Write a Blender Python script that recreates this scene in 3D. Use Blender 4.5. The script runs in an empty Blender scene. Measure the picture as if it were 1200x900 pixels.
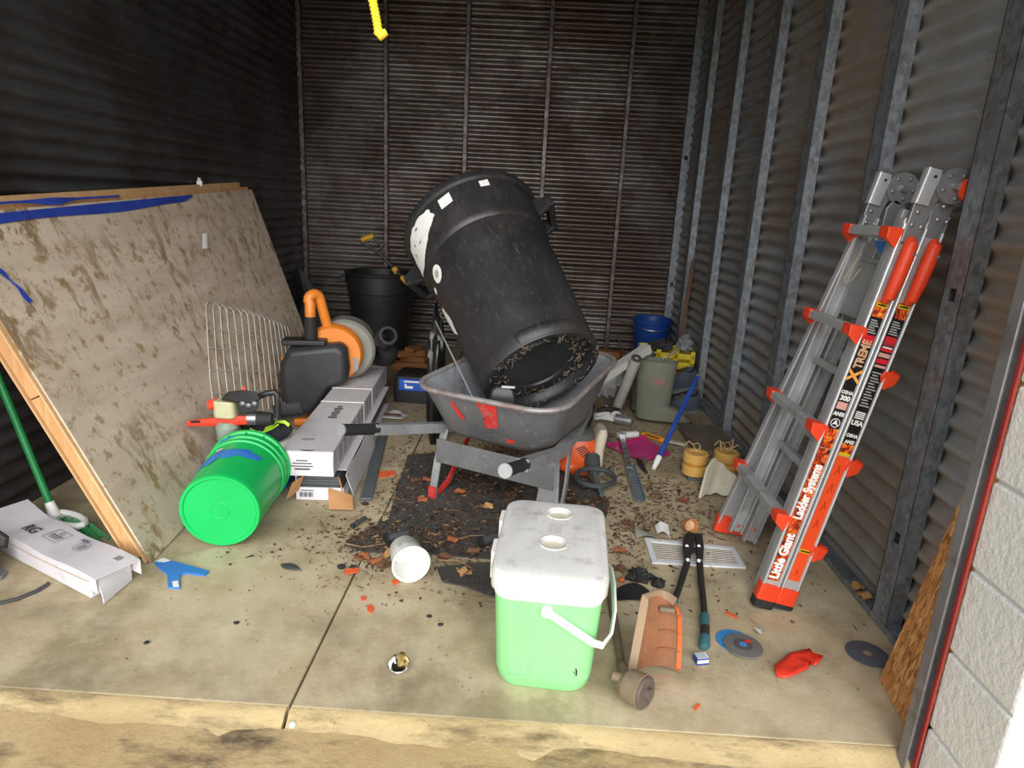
import bpy, bmesh, math, random
from mathutils import Vector, Matrix, noise
random.seed(7)
scene = bpy.context.scene
C = scene.collection
V3 = Vector
rad = math.radians

# ---------------------------------------------------------------- camera
FPX, YAW, PITCH, ROLL, CAMH = 768.24, -0.020255, 0.269453, -0.050971, 1.2
def _cam_axes():
    cy, sy = math.cos(YAW), math.sin(YAW); cp, sp = math.cos(PITCH), math.sin(PITCH)
    fwd = V3((sy*cp, cy*cp, -sp)); right = V3((cy, -sy, 0)); down = fwd.cross(right)
    cr, sr = math.cos(ROLL), math.sin(ROLL)
    return right*cr + down*sr, down*cr - right*sr, fwd
R_, D_, F_ = _cam_axes()
CAM = V3((0, 0, CAMH))
cam = bpy.data.cameras.new('camera'); cam.sensor_width = 36; cam.lens = FPX/1200*36
cam.clip_start = 0.02; cam.clip_end = 200
camo = bpy.data.objects.new('camera', cam); C.objects.link(camo)
mw = Matrix((R_, -D_, -F_)).transposed().to_4x4(); mw.translation = CAM
camo.matrix_world = mw
scene.camera = camo
def ray(x, y): return R_*((x-600)/FPX) + D_*((y-450)/FPX) + F_
def fl(x, y, z=0.0):
    d = ray(x, y); return CAM + d*((z-CAMH)/d.z)
def onY(x, y, Y):
    d = ray(x, y); return CAM + d*(Y/d.y)
def onX(x, y, X):
    d = ray(x, y); return CAM + d*(X/d.x)
def onplane(x, y, P, n):
    d = ray(x, y); return CAM + d*((P-CAM).dot(n)/d.dot(n))

# ---------------------------------------------------------------- light
w = bpy.data.worlds.new('overcast_sky'); scene.world = w; w.use_nodes = True
bg = w.node_tree.nodes['Background']
bg.inputs[0].default_value = (0.95, 0.97, 1.0, 1); bg.inputs[1].default_value = 0.62
sd = bpy.data.lights.new('veiled_sun', 'SUN'); sd.energy = 2.5; sd.angle = rad(60); sd.color = (1, 0.98, 0.95)
so = bpy.data.objects.new('veiled_sun', sd); C.objects.link(so)
so.rotation_euler = V3((-0.06, 0.92, -0.40)).to_track_quat('-Z', 'Y').to_euler()
so.location = (-4, -5, 6)
scene.view_settings.view_transform = 'Standard'
scene.view_settings.look = 'None'
scene.view_settings.gamma = 1.0
scene.view_settings.use_curve_mapping = False
scene.view_settings.exposure = 0.95

# ---------------------------------------------------------------- materials
def hexc(h):
    h = h.lstrip('#'); o = []
    for i in (0, 2, 4):
        c = int(h[i:i+2], 16)/255
        o.append(c/12.92 if c <= 0.04045 else ((c+0.055)/1.055)**2.4)
    return (*o, 1)
class NT:
    def __init__(s, name):
        s.m = bpy.data.materials.new(name); s.m.use_nodes = True
        s.t = s.m.node_tree; s.n = s.t.nodes; s.b = s.n['Principled BSDF']
        tc = s.n.new('ShaderNodeTexCoord'); s.co = tc.outputs['Object']
    def new(s, k, **kw):
        a = s.n.new(k)
        for q, v in kw.items(): setattr(a, q, v)
        return a
    def link(s, a, b): s.t.links.new(a, b)
    def mapping(s, sc=(1, 1, 1), rot=(0, 0, 0), loc=(0, 0, 0)):
        mp = s.new('ShaderNodeMapping'); s.link(s.co, mp.inputs[0])
        mp.inputs['Scale'].default_value = sc; mp.inputs['Rotation'].default_value = rot; mp.inputs['Location'].default_value = loc
        return mp.outputs[0]
    def noise(s, scale, detail=5, co=None, rough=.6, dist=0):
        a = s.new('ShaderNodeTexNoise'); a.inputs['Scale'].default_value = scale
        a.inputs['Detail'].default_value = detail; a.inputs['Roughness'].default_value = rough
        a.inputs['Distortion'].default_value = dist
        s.link(co or s.co, a.inputs['Vector']); return a.outputs['Fac']
    def ramp(s, fac, stops, interp='LINEAR'):
        r = s.new('ShaderNodeValToRGB'); cr = r.color_ramp; cr.interpolation = interp
        while len(cr.elements) < len(stops): cr.elements.new(.5)
        for e, (p, c) in zip(cr.elements, stops):
            e.position = p; e.color = hexc(c) if isinstance(c, str) else (c, c, c, 1)
        s.link(fac, r.inputs[0]); return r.outputs[0]
    def mix(s, fac, a, b, blend='MIX'):
        m = s.new('ShaderNodeMix', data_type='RGBA', blend_type=blend)
        for v, i in ((fac, 0), (a, 6), (b, 7)):
            if hasattr(v, 'links') or hasattr(v, 'is_linked'): s.link(v, m.inputs[i])
            elif isinstance(v, str): m.inputs[i].default_value = hexc(v)
            else: m.inputs[i].default_value = v
        return m.outputs[2]
    def color(s, c): s.link(c, s.b.inputs['Base Color'])
    def bump(s, h, st=.3, d=.01):
        b = s.new('ShaderNodeBump'); b.inputs['Strength'].default_value = st; b.inputs['Distance'].default_value = d
        s.link(h, b.inputs['Height']); s.link(b.outputs[0], s.b.inputs['Normal'])
    def pr(s, rough=.6, metal=0, spec=.5):
        s.b.inputs['Roughness'].default_value = rough; s.b.inputs['Metallic'].default_value = metal
        s.b.inputs['Specular IOR Level'].default_value = spec
        return s.m
MC = {}
def mat(name, c, c2=None, rough=.6, metal=0., scale=7., bump=0., bscale=60., dirt=None, dscale=9., damt=.5, spec=.5):
    if name in MC: return MC[name]
    k = NT(name)
    col = k.ramp(k.noise(scale), [(.3, c), (.7, c2 or c)])
    if dirt:
        f = k.ramp(k.noise(dscale, 8, rough=.7), [(.62-.25*damt, 0.), (.78-.2*damt, min(1, .5+damt*.5))])
        col = k.mix(f, col, dirt)
    k.color(col)
    if bump: k.bump(k.noise(bscale, 4), bump)
    MC[name] = k.pr(rough, metal, spec); return MC[name]

def corr_mat(name, a, b, rust, dust, metal=.75, rough=.42):
    k = NT(name)
    st = k.mapping((.35, .35, 3.0)); fine = k.mapping((1, 1, 2.6))
    base = k.ramp(k.noise(9, 8, st), [(.3, a), (.7, b)])
    r = k.ramp(k.noise(3.2, 8, fine, .7), [(.50, 0.), (.66, .8)])
    col = k.mix(r, base, rust)
    d = k.ramp(k.noise(1.6, 7, rough=.65), [(.42, 0.), (.58, .9)])
    col = k.mix(d, col, dust)
    oi = k.new('ShaderNodeObjectInfo')
    v = k.ramp(oi.outputs['Random'], [(0, .78), (1, 1.)])
    col = k.mix(1., col, v, 'MULTIPLY')
    k.color(col)
    k.link(k.ramp(r, [(0, rough), (1, rough+.3)]), k.b.inputs['Roughness'])
    k.bump(k.noise(40, 4, st), .12, .004)
    return k.pr(rough, metal)
def galv_mat(name, a, b, rust=None, amt=.3):
    k = NT(name)
    v = k.new('ShaderNodeTexVoronoi'); v.inputs['Scale'].default_value = 70; k.link(k.mapping((1, 1, .6)), v.inputs['Vector'])
    sp = k.new('ShaderNodeSeparateColor'); k.link(v.outputs['Color'], sp.inputs[0])
    n = k.noise(30, 6)
    m = k.new('ShaderNodeMath', operation='MULTIPLY_ADD'); k.link(sp.outputs[0], m.inputs[0]); m.inputs[1].default_value = .45
    k.link(n, m.inputs[2])
    col = k.ramp(m.outputs[0], [(.35, a), (1., b)])
    if rust:
        col = k.mix(k.ramp(k.noise(14, 8, rough=.75), [(.55-.3*amt, 0.), (.75-.3*amt, .8)]), col, rust)
    k.color(col); return k.pr(.5, .55)

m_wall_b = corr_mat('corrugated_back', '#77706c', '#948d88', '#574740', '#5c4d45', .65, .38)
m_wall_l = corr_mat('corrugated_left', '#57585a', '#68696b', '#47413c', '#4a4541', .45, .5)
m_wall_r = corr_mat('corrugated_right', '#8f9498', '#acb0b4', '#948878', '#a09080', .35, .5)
m_stud_b = galv_mat('stud_rusty', '#5c5856', '#8b8786', '#4d3b35', .6)
m_stud_r = galv_mat('stud_galvanised', '#6d737a', '#9aa1a8', '#6a605a', .15)
m_dark = mat('dark_backing', '#2a2826', rough=.9)
def concrete():
    k = NT('stained_concrete')
    a = k.ramp(k.noise(1.6, 9, rough=.62), [(.32, '#8d7f66'), (.5, '#b3a383'), (.7, '#c6b99d')])
    b = k.ramp(k.noise(6.5, 10, rough=.75), [(.44, 0.), (.66, .8)])
    col = k.mix(b, a, '#cbbea3')
    g = k.ramp(k.noise(2.3, 7, k.mapping((1, 1, 1), loc=(4, 2, 0)), .65), [(.48, 0.), (.68, .65)])
    col = k.mix(g, col, '#776a52')
    # darker grey-brown mixed in towards the back, with a ragged outline
    sx = k.new('ShaderNodeSeparateXYZ'); k.link(k.co, sx.inputs[0])
    ad = k.new('ShaderNodeMath', operation='MULTIPLY_ADD'); k.link(k.noise(2.6, 8, rough=.7), ad.inputs[0]); ad.inputs[1].default_value = 2.2; k.link(sx.outputs[1], ad.inputs[2])
    f = k.ramp(k.new('ShaderNodeMath', operation='MULTIPLY').outputs[0], [(0, 0.), (1, 1.)])
    mm = f.node.inputs[0].links[0].from_node; k.link(ad.outputs[0], mm.inputs[0]); mm.inputs[1].default_value = .2
    rr = f.node.color_ramp; rr.elements[0].position = .66; rr.elements[1].position = .98; rr.elements[1].color = (.7, .7, .7, 1)
    col = k.mix(f, col, '#7c715c')
    sp = k.ramp(k.noise(55, 4, rough=.8), [(.66, 0.), (.74, .75)])
    col = k.mix(sp, col, '#4b4232')
    k.color(col); k.bump(k.noise(45, 8, rough=.7), .25, .006)
    return k.pr(.85, 0, .3)
m_conc = concrete()
def lip():
    k = NT('worn_threshold')
    a = k.ramp(k.noise(2.2, 8, rough=.65), [(.3, '#a8926a'), (.6, '#c0ab80'), (.8, '#cfc09c')])
    g = k.ramp(k.noise(3.4, 8, k.mapping((.6, 2.5, 1)), .7), [(.49, 0.), (.64, .9)])
    col = k.mix(g, a, '#4a4032')
    sp = k.ramp(k.noise(50, 4, rough=.8), [(.62, 0.), (.72, .8)])
    col = k.mix(sp, col, '#54452f')
    k.color(col); k.bump(k.noise(35, 8, rough=.7), .5, .008)
    return k.pr(.9, 0, .25)
m_lip = lip()
def ply():
    k = NT('stained_plywood')
    st = k.mapping((1.2, 1.2, 1.2))
    base = k.ramp(k.noise(3, 7, k.mapping((.7, .7, 4))), [(.3, '#bfac98'), (.55, '#d3c2ae'), (.75, '#dccebc')])
    drip = k.mapping((1.6, 2.0, 1.0), (0.35, 0, 0))
    s1 = k.ramp(k.noise(5.5, 9, drip, .72, .6), [(.515, 0.), (.575, .85)])
    reg = k.ramp(k.noise(1.7, 4), [(.42, .05), (.58, 1.)])
    s1 = k.mix(1., s1, reg, 'MULTIPLY')
    col = k.mix(s1, base, '#80643c')
    s2 = k.ramp(k.noise(17, 5, st, .7), [(.555, 0.), (.63, .7)])
    col = k.mix(s2, col, '#937645')
    k.color(col); k.bump(k.noise(60, 5), .1, .003)
    return k.pr(.8, 0, .25)
m_ply = ply()
def wood(name, a, b, sc=(1, 14, 14), rough=.65):
    k = NT(name)
    col = k.ramp(k.noise(3.2, 8, k.mapping(sc), .6, .8), [(.3, a), (.7, b)])
    k.color(col); return k.pr(rough, 0, .3)
m_pine = wood('pine', '#b98756', '#d7a878', (14, 14, 1.2))
m_brown = wood('brown_board', '#5e4838', '#7d624c', (1.5, 14, 14))
m_greyboard = wood('weathered_board', '#56504a', '#75695c', (10, 1.5, 10))
def osb():
    k = NT('osb_chips'); cols = []
    for r, l in ((.5, 0), (-.6, 3), (1.35, 7)):
        v = k.new('ShaderNodeTexVoronoi'); v.inputs['Scale'].default_value = 1; v.inputs['Randomness'].default_value = 1
        k.link(k.mapping((60, 130 if l else 60, 34), (r, r*.6, 0), (l, l, l)), v.inputs['Vector'])
        sp = k.new('ShaderNodeSeparateColor'); k.link(v.outputs['Color'], sp.inputs[0]); cols.append(sp)
    c1 = k.ramp(cols[0].outputs[0], [(0, '#8a5a30'), (.5, '#b67d48'), (1, '#d3a066')])
    c2 = k.ramp(cols[1].outputs[0], [(0, '#9c6a3a'), (.6, '#c68f55'), (1, '#e0b47c')])
    col = k.mix(k.ramp(cols[2].outputs[1], [(.45, 0.), (.5, 1.)]), c1, c2)
    k.color(col); k.bump(cols[2].outputs[0], .25, .004); return k.pr(.7, 0, .3)
m_osb = osb()
m_paint = mat('white_block_paint', '#d8dad8', '#e4e6e4', rough=.55, bump=.5, bscale=55, scale=2)
m_mortar = mat('painted_mortar', '#c4c6c4', rough=.7)

# ---------------------------------------------------------------- mesh helpers
class MB:
    def __init__(s): s.v = []; s.f = []
    def add(s, vs, fs, M=None):
        o = len(s.v)
        s.v += [(M @ V3(p)) if M is not None else V3(p) for p in vs]
        s.f += [tuple(i+o for i in q) for q in fs]; return s
    def box(s, c, d, M=None, rz=0):
        x, y, z = (q/2 for q in d); R = Matrix.Rotation(rz, 3, 'Z') if rz else None
        vs = [V3((a*x, b*y, e*z)) for a in (-1, 1) for b in (-1, 1) for e in (-1, 1)]
        if R: vs = [R @ q for q in vs]
        return s.add([q+V3(c) for q in vs], [(0, 1, 3, 2), (4, 6, 7, 5), (0, 4, 5, 1), (2, 3, 7, 6), (0, 2, 6, 4), (1, 5, 7, 3)], M)
    def bar(s, p, q, wd, h, up=(0, 0, 1)):
        p, q = V3(p), V3(q); a = (q-p); L = a.length; a = a/L; u = V3(up); b = u.cross(a)
        if b.length < 1e-4: b = V3((1, 0, 0))
        b.normalize(); u = a.cross(b)
        M = Matrix((a, b, u)).transposed().to_4x4(); M.translation = (p+q)/2
        return s.box((0, 0, 0), (L, wd, h), M)
    def prism(s, poly, z0, z1, M=None):
        n = len(poly)
        vs = [(x, y, z0) for x, y in poly]+[(x, y, z1) for x, y in poly]
        fs = [tuple(range(n-1, -1, -1)), tuple(range(n, 2*n))]+[(i, (i+1) % n, n+(i+1) % n, n+i) for i in range(n)]
        return s.add(vs, fs, M)
    def loft(s, rings, cap0=True, cap1=True, M=None, closed=True):
        n = len(rings[0]); vs = [p for r in rings for p in r]; fs = []
        for k in range(len(rings)-1):
            for i in range(n if closed else n-1):
                j = (i+1) % n; fs.append((k*n+i, k*n+j, (k+1)*n+j, (k+1)*n+i))
        if cap0: fs.append(tuple(range(n-1, -1, -1)))
        if cap1: fs.append(tuple(range((len(rings)-1)*n, len(rings)*n)))
        return s.add(vs, fs, M)
    def lathe(s, prof, n=32, M=None, cap0=True, cap1=True, loop=False):
        rings = [[(r*math.cos(2*math.pi*i/n), r*math.sin(2*math.pi*i/n), z) for i in range(n)] for r, z in prof]
        if loop: rings.append(rings[0]); cap0 = cap1 = False
        return s.loft(rings, cap0, cap1, M)
    def tube(s, path, r, n=10, closed=False, caps=True, prof=None, up=None):
        P = [V3(p) for p in path]; m = len(P)
        rs = r if isinstance(r, (list, tuple)) else [r]*m
        T = []
        for i in range(m):
            a = P[(i-1) % m] if (closed or i > 0) else P[i]; b = P[(i+1) % m] if (closed or i < m-1) else P[i]
            T.append((b-a).normalized())
        N = V3(up) if up else V3((0, 0, 1))
        if abs(T[0].dot(N.normalized())) > .95: N = V3((1, 0, 0))
        rings = []
        for i in range(m):
            if up: N = V3(up)
            N = (N-T[i]*N.dot(T[i])).normalized(); B = T[i].cross(N)
            if prof: rings.append([P[i]+(B*x+N*y)*rs[i] for x, y in prof])
            else: rings.append([P[i]+(B*math.cos(2*math.pi*k/n)+N*math.sin(2*math.pi*k/n))*rs[i] for k in range(n)])
        if closed: rings.append(rings[0])
        return s.loft(rings, caps and not closed, caps and not closed)
    def cyl(s, p, q, r, r2=None, n=20): return s.tube([p, q], [r, r if r2 is None else r2], n)
    def sphere(s, c, r, nu=16, nv=10, M=None):
        rx, ry, rz = (r, r, r) if isinstance(r, (int, float)) else r
        prof = [(max(1e-4, math.sin(math.pi*i/nv)), -math.cos(math.pi*i/nv)) for i in range(nv+1)]
        rings = [[(c[0]+rx*a*math.cos(2*math.pi*k/nu), c[1]+ry*a*math.sin(2*math.pi*k/nu), c[2]+rz*z) for k in range(nu)] for a, z in prof]
        return s.loft(rings, True, True, M)
    def grid(s, fn, nu, nv, th=0, nrm=None):
        vs = [V3(fn(i/nu, j/nv)) for j in range(nv+1) for i in range(nu+1)]; w_ = nu+1
        top = [(j*w_+i, j*w_+i+1, (j+1)*w_+i+1, (j+1)*w_+i) for j in range(nv) for i in range(nu)]
        if not th: return s.add(vs, top)
        N = [V3((0, 0, 0)) for _ in vs]
        for q in top:
            nn = (vs[q[1]]-vs[q[0]]).cross(vs[q[3]]-vs[q[0]])
            for i in q: N[i] += nn
        vb = [p-(q.normalized() if q.length else V3((0, 0, 1)))*th for p, q in zip(vs, N)]
        o = len(vs); fs = list(top)+[tuple(o+i for i in reversed(q)) for q in top]
        brd = [i for i in range(w_)]+[j*w_+nu for j in range(1, nv+1)]+[nv*w_+i for i in range(nu-1, -1, -1)]+[j*w_ for j in range(nv-1, 0, -1)]
        for a, b in zip(brd, brd[1:]+brd[:1]): fs.append((b, a, a+o, b+o))
        return s.add(vs+vb, fs)
    def patch(s, outline, fn, levels=4, c=None, off2=None):
        n = len(outline)
        cx = c or (sum(p[0] for p in outline)/n, sum(p[1] for p in outline)/n)
        vs = [fn(*cx)]; fs = []
        for L in range(1, levels+1):
            t = L/levels
            vs += [fn(cx[0]+(a-cx[0])*t, cx[1]+(b-cx[1])*t) for a, b in outline]
        for i in range(n):
            j = (i+1) % n; fs.append((0, 1+i, 1+j))
            for L in range(1, levels):
                a = 1+(L-1)*n; b = 1+L*n; fs.append((a+i, b+i, b+j, a+j))
        return s.add(vs, fs)
    def mesh(s, name, smooth=True, ang=38, recalc=True):
        me = bpy.data.meshes.new(name); me.from_pydata([tuple(p) for p in s.v], [], s.f)
        if recalc:
            bm = bmesh.new(); bm.from_mesh(me); bmesh.ops.recalc_face_normals(bm, faces=bm.faces); bm.to_mesh(me); bm.free()
        if smooth:
            me.shade_smooth(); me.set_sharp_from_angle(angle=rad(ang))
        me.update(); return me
    def build(s, name, m, parent=None, M=None, smooth=True, bevel=0, ang=38, seg=2, recalc=True):
        me = s.mesh(name, smooth, ang, recalc); me.materials.append(m)
        o = bpy.data.objects.new(name, me); C.objects.link(o)
        if parent is not None: o.parent = parent
        if M is not None: o.matrix_local = M
        if bevel:
            b = o.modifiers.new('bevel', 'BEVEL'); b.width = bevel; b.segments = seg; b.limit_method = 'ANGLE'; b.angle_limit = rad(35)
        return o
def tag(o, label=None, cat=None, group=None, kind=None):
    if label: o['label'] = label
    if cat: o['category'] = cat
    if group: o['group'] = group
    if kind: o['kind'] = kind
    return o
def frame(o, x=None, z=(0, 0, 1)):
    z = V3(z).normalized(); x = V3(x) if x is not None else V3((1, 0, 0))
    x = (x-z*x.dot(z)).normalized(); y = z.cross(x)
    M = Matrix((x, y, z)).transposed().to_4x4(); M.translation = V3(o); return M
def thing(name, label, cat, loc=(0, 0, 0), rz=0, M=None, group=None):
    o = bpy.data.objects.new(name, None); C.objects.link(o); o.empty_display_size = .05
    o.matrix_world = M if M is not None else Matrix.Translation(V3(loc)) @ Matrix.Rotation(rz, 4, 'Z')
    return tag(o, label, cat, group)
def rrect(wd, d, r, z, n=5, cx=0, cy=0):
    pts = []
    for sx, sy, a0 in ((1, 1, 0), (-1, 1, 90), (-1, -1, 180), (1, -1, 270)):
        for k in range(n+1):
            a = rad(a0+90*k/n); pts.append((cx+sx*(wd/2-r)+r*math.cos(a), cy+sy*(d/2-r)+r*math.sin(a), z))
    return pts
def text(s, size, m, parent, M, name='lettering', ex=.0003, off=0.0, align='LEFT', sx=1.0, shear=0):
    cu = bpy.data.curves.new(name, 'FONT'); cu.body = s; cu.size = size; cu.extrude = ex; cu.offset = off
    cu.align_x = align; cu.align_y = 'CENTER'; cu.shear = shear; cu.resolution_u = 3
    to = bpy.data.objects.new('tmp', cu); C.objects.link(to)
    bpy.context.view_layer.update()
    me = bpy.data.meshes.new_from_object(to); bpy.data.objects.remove(to); bpy.data.curves.remove(cu)
    me.name = name; me.materials.clear(); me.materials.append(m)
    if sx != 1.0: me.transform(Matrix.Diagonal((sx, 1, 1, 1)))
    o = bpy.data.objects.new(name, me); C.objects.link(o); o.parent = parent; o.matrix_local = M
    return o
def copyobj(o, parent=None):
    c = o.copy(); C.objects.link(c)
    if parent is not None: c.parent = parent
    return c
def rag(n, r, j, seed, ax=1.0, ay=1.0):
    rn = random.Random(seed); return [(ax*r*(1+rn.uniform(-j, j))*math.cos(2*math.pi*i/n), ay*r*(1+rn.uniform(-j, j))*math.sin(2*math.pi*i/n)) for i in range(n)]
def arc(c, r, a0, a1, n, ux, uy):
    c, ux, uy = V3(c), V3(ux), V3(uy)
    return [c+ux*(r*math.cos(rad(a0+(a1-a0)*i/n)))+uy*(r*math.sin(rad(a0+(a1-a0)*i/n))) for i in range(n+1)]
# ================================================================ the setting
XL, XR, YB, YF, ZC = -1.88, 1.18, 5.46, 1.30, 2.86
fo = MB().box((-.35, 3.43, -.11), (3.2, 4.3, .16)).build('floor', m_dark, smooth=False); tag(fo, kind='structure')
JX = -.525
for a, b in ((-1.95, JX-.003), (JX+.003, 1.25)):
    MB().box(((a+b)/2, 3.435, -.015), (b-a, 4.26, .03)).build('slab', m_conc, fo, smooth=False, bevel=.004)
# rounded concrete threshold in two lengths, stepping down to the driveway apron
th = MB().box((0, 1.2, -.2), (6, .2, .18)).build('trim_threshold', m_lip, smooth=False); tag(th, kind='structure')
rn = random.Random(3)
for a, b in ((-3.0, -.530), (-.521, 3.0)):
    n = int((b-a)/.03); rings = []
    for i in range(n+1):
        x = a+(b-a)*i/n; j = noise.noise(V3((x*3, 0, 0)))*.012+noise.noise(V3((x*17, 3, 0)))*.005
        e = min(1, min(i, n-i)/1.5)
        rings.append([(x, 1.310, -.06), (x, 1.310, -.002), (x, 1.300+j, -.001), (x, 1.285+j, -.006*e-.004), (x, 1.268+j, -.018), (x, 1.250+j*1.5, -.028), (x, 1.20, -.034), (x, 1.16, -.1)])
    MB().loft(rings).build('lip', m_lip, th, ang=60)
def apron():
    k = NT('driveway_concrete')
    a = k.ramp(k.noise(2.5, 9, rough=.65), [(.3, '#a98f62'), (.55, '#bda67c'), (.75, '#cbbc9a')])
    g = k.ramp(k.noise(3.0, 8, k.mapping((.8, 2.2, 1)), .7), [(.50, 0.), (.64, .9)])
    col = k.mix(g, a, '#51463a')
    k.color(col); k.bump(k.noise(40, 8, rough=.75), .6, .008); return k.pr(.9, 0, .25)
ap = MB().grid(lambda u, v: (-3+6*u, -4+5.262*v, -.026-.28*(1-v)+.006*noise.noise(V3((u*40, v*40, 0)))), 90, 80, .1).build('ground_apron', apron()); tag(ap, kind='structure')
gr = MB().box((0, 0, -.55), (60, 60, .3)).build('ground', mat('gravel', '#a8a49a', '#bab5a8', rough=.95, scale=30, bump=.6)); tag(gr, kind='structure')

def sheet(parent, m, o, a, n, length, z0, z1, pitch=.068, amp=.0095, lap=0.0):
    a, n, o = V3(a), V3(n), V3(o); rows = []; st = max(4, int((z1-z0)/pitch*8))
    for i in range(st+1):
        z = z0+(z1-z0)*i/st; d = n*(amp*math.cos(2*math.pi*z/pitch)+lap)
        rows.append((z, d))
    vs = []; fs = []
    for z, d in rows:
        for t in (0, 1):
            p = o+a*(length*t)+d; vs.append((p.x, p.y, z))
    for i in range(st): fs.append((2*i, 2*i+1, 2*i+3, 2*i+2))
    return MB().add(vs, fs).build('corrugated_sheet', m, parent, ang=80, recalc=False)
def stud(parent, m, p, n, a, z0, z1, wd=.05, dp=.042, holes=()):
    # C-section: flange facing the room, punched with square holes, one web back to the wall
    p, n, a = V3(p), V3(n), V3(a); q = MB(); zs = [z0]
    for h in holes: zs += [h-.017, h+.017]
    zs.append(z1); xs = [-wd/2, -.014, .014, wd/2]
    def pt(x, d, z): r = p+a*x+n*d; return (r.x, r.y, z)
    for i in range(len(zs)-1):
        for j in range(3):
            if i % 2 == 1 and j == 1: continue
            for d in (dp, dp-.003):
                q.add([pt(xs[j], d, zs[i]), pt(xs[j+1], d, zs[i]), pt(xs[j+1], d, zs[i+1]), pt(xs[j], d, zs[i+1])], [(0, 1, 2, 3)])
    for x0, x1 in ((-wd/2, -wd/2+.003), (wd/2-.003, wd/2)):
        dd = 0 if x0 < 0 else 0
        c = [pt(x0, dd, z0), pt(x1, dd, z0), pt(x1, dp, z0), pt(x0, dp, z0)]
        t = [(u[0], u[1], z1) for u in c]
        q.add(c+t, [(0, 1, 2, 3), (4, 5, 6, 7), (0, 1, 5, 4), (1, 2, 6, 5), (2, 3, 7, 6), (3, 0, 4, 7)])
    return q.build('stud', m, parent, smooth=False, recalc=False)
# back wall
wb = MB().box((-.35, YB+.06, 1.38), (3.3, .08, 2.95)).build('wall_back', m_dark, smooth=False); tag(wb, kind='structure')
rows = [(0, .70, (.1,)), (.69, 1.40, (-.75,)), (1.39, 1.98, (.27,)), (1.97, 2.86, (-.69,))]
for z0, z1, cuts in rows:
    xs = [XL-.02]+list(cuts)+[XR+.02]
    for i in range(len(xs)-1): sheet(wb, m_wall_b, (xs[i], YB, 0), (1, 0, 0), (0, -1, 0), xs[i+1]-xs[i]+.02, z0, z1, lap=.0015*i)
for x in (-1.195, -.573, .05, .666): stud(wb, m_stud_b, (x, YB-.009, 0), (0, -1, 0), (1, 0, 0), 0, ZC, .034, .03)
stud(wb, m_stud_b, (XL+.02, YB-.009, 0), (0, -1, 0), (1, 0, 0), 0, ZC, .04, .03)
stud(wb, m_stud_r, (XR-.03, YB-.009, 0), (0, -1, 0), (1, 0, 0), 0, ZC, .07, .04, (.62, 1.6))
# right wall
wr = MB().box((XR+.06, 3.36, 1.38), (.08, 4.3, 2.95)).build('wall_right', m_dark, smooth=False); tag(wr, kind='structure')
for z0, z1, cuts in [(0, .74, (3.2,)), (.73, 1.45, (2.6, 4.3)), (1.44, 2.15, (3.5,)), (2.14, 2.86, (2.8,))]:
    ys = [1.22]+list(cuts)+[YB+.02]
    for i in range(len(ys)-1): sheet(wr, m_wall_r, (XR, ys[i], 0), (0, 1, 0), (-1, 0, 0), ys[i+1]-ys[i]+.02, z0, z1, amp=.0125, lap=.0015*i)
for y, hs in ((1.79, (.30, 1.02)), (2.36, (1.02,)), (2.96, (1.02,)), (3.57, (1.02,)), (4.22, (1.02, 1.9)), (4.90, (.22, 1.02, 2.2))):
    stud(wr, m_stud_r, (XR-.009, y, 0), (-1, 0, 0), (0, 1, 0), 0, ZC, .085, .045, hs)
bp = MB().box((XR-.03, 3.36, .012), (.05, 4.1, .024)).build('baseboard_right', m_stud_r, smooth=False); tag(bp, kind='structure')
# left wall
wl = MB().box((XL-.06, 3.36, 1.38), (.08, 4.3, 2.95)).build('wall_left', m_dark, smooth=False); tag(wl, kind='structure')
for z0, z1, cuts in [(0, .74, (3.0,)), (.73, 1.455, (3.9,)), (1.45, 2.105, (3.38,)), (2.10, 2.86, (2.7,))]:
    ys = [1.22]+list(cuts)+[YB+.02]
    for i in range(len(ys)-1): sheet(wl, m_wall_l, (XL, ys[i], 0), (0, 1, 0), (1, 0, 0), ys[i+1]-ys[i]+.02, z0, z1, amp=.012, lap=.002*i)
# ceiling and front wall round the opening
ce = MB().box((-.35, 3.36, ZC+.05), (3.3, 4.6, .1)).build('ceiling', mat('ceiling_metal', '#6d6a66', '#7c7974', rough=.6, metal=.3), smooth=False); tag(ce, kind='structure')
def pier(name, x0, x1):
    wv = MB().box(((x0+x1)/2, 1.16, 1.1), (x1-x0-.02, .186, 3.2)).build(name, m_mortar, smooth=False); tag(wv, kind='structure')
    z = -.50; k = 0
    while z < 2.7:
        off = 0 if k % 2 == 0 else .2
        xs = [x0]; t = x0+(.4 if x0 > 0 else .2)-off*(.5 if x0 > 0 else .25)
        while t < x1-.05: xs.append(t); t += .4
        xs.append(x1)
        for a, b in zip(xs, xs[1:]):
            MB().box(((a+b)/2, 1.16, z+.1), (b-a-.006, .2, .194)).build('block', m_paint, wv, smooth=False, bevel=.006)
        z += .2017; k += 1
pier('wall_front_right', .953, 1.76)
pier('wall_front_left', -2.45, -1.66)
hd = MB().box((-.35, 1.16, 2.74), (2.63, .2, .30)).build('wall_front_header', m_paint, smooth=False); tag(hd, kind='structure')
dr = thing('roll_up_door', 'grey rolled-up steel door above the opening of the unit', 'door', (-.35, 1.46, 2.68)); dr['kind'] = 'structure'
q = MB().tube([(-1.25, 0, 0), (1.25, 0, 0)], .15, 24); q.build('curtain_roll', mat('door_steel', '#9b9d9d', '#b0b2b2', rough=.4, metal=.5), dr)
MB().box((0, -.12, -.19), (2.5, .03, .08)).build('bottom_bar', m_stud_r, dr, smooth=False)
for s in (-1, 1): MB().box((s*1.262, -.10, 0), (.03, .22, .14)).build('mounting_bracket', m_stud_r, dr, smooth=False)
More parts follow.
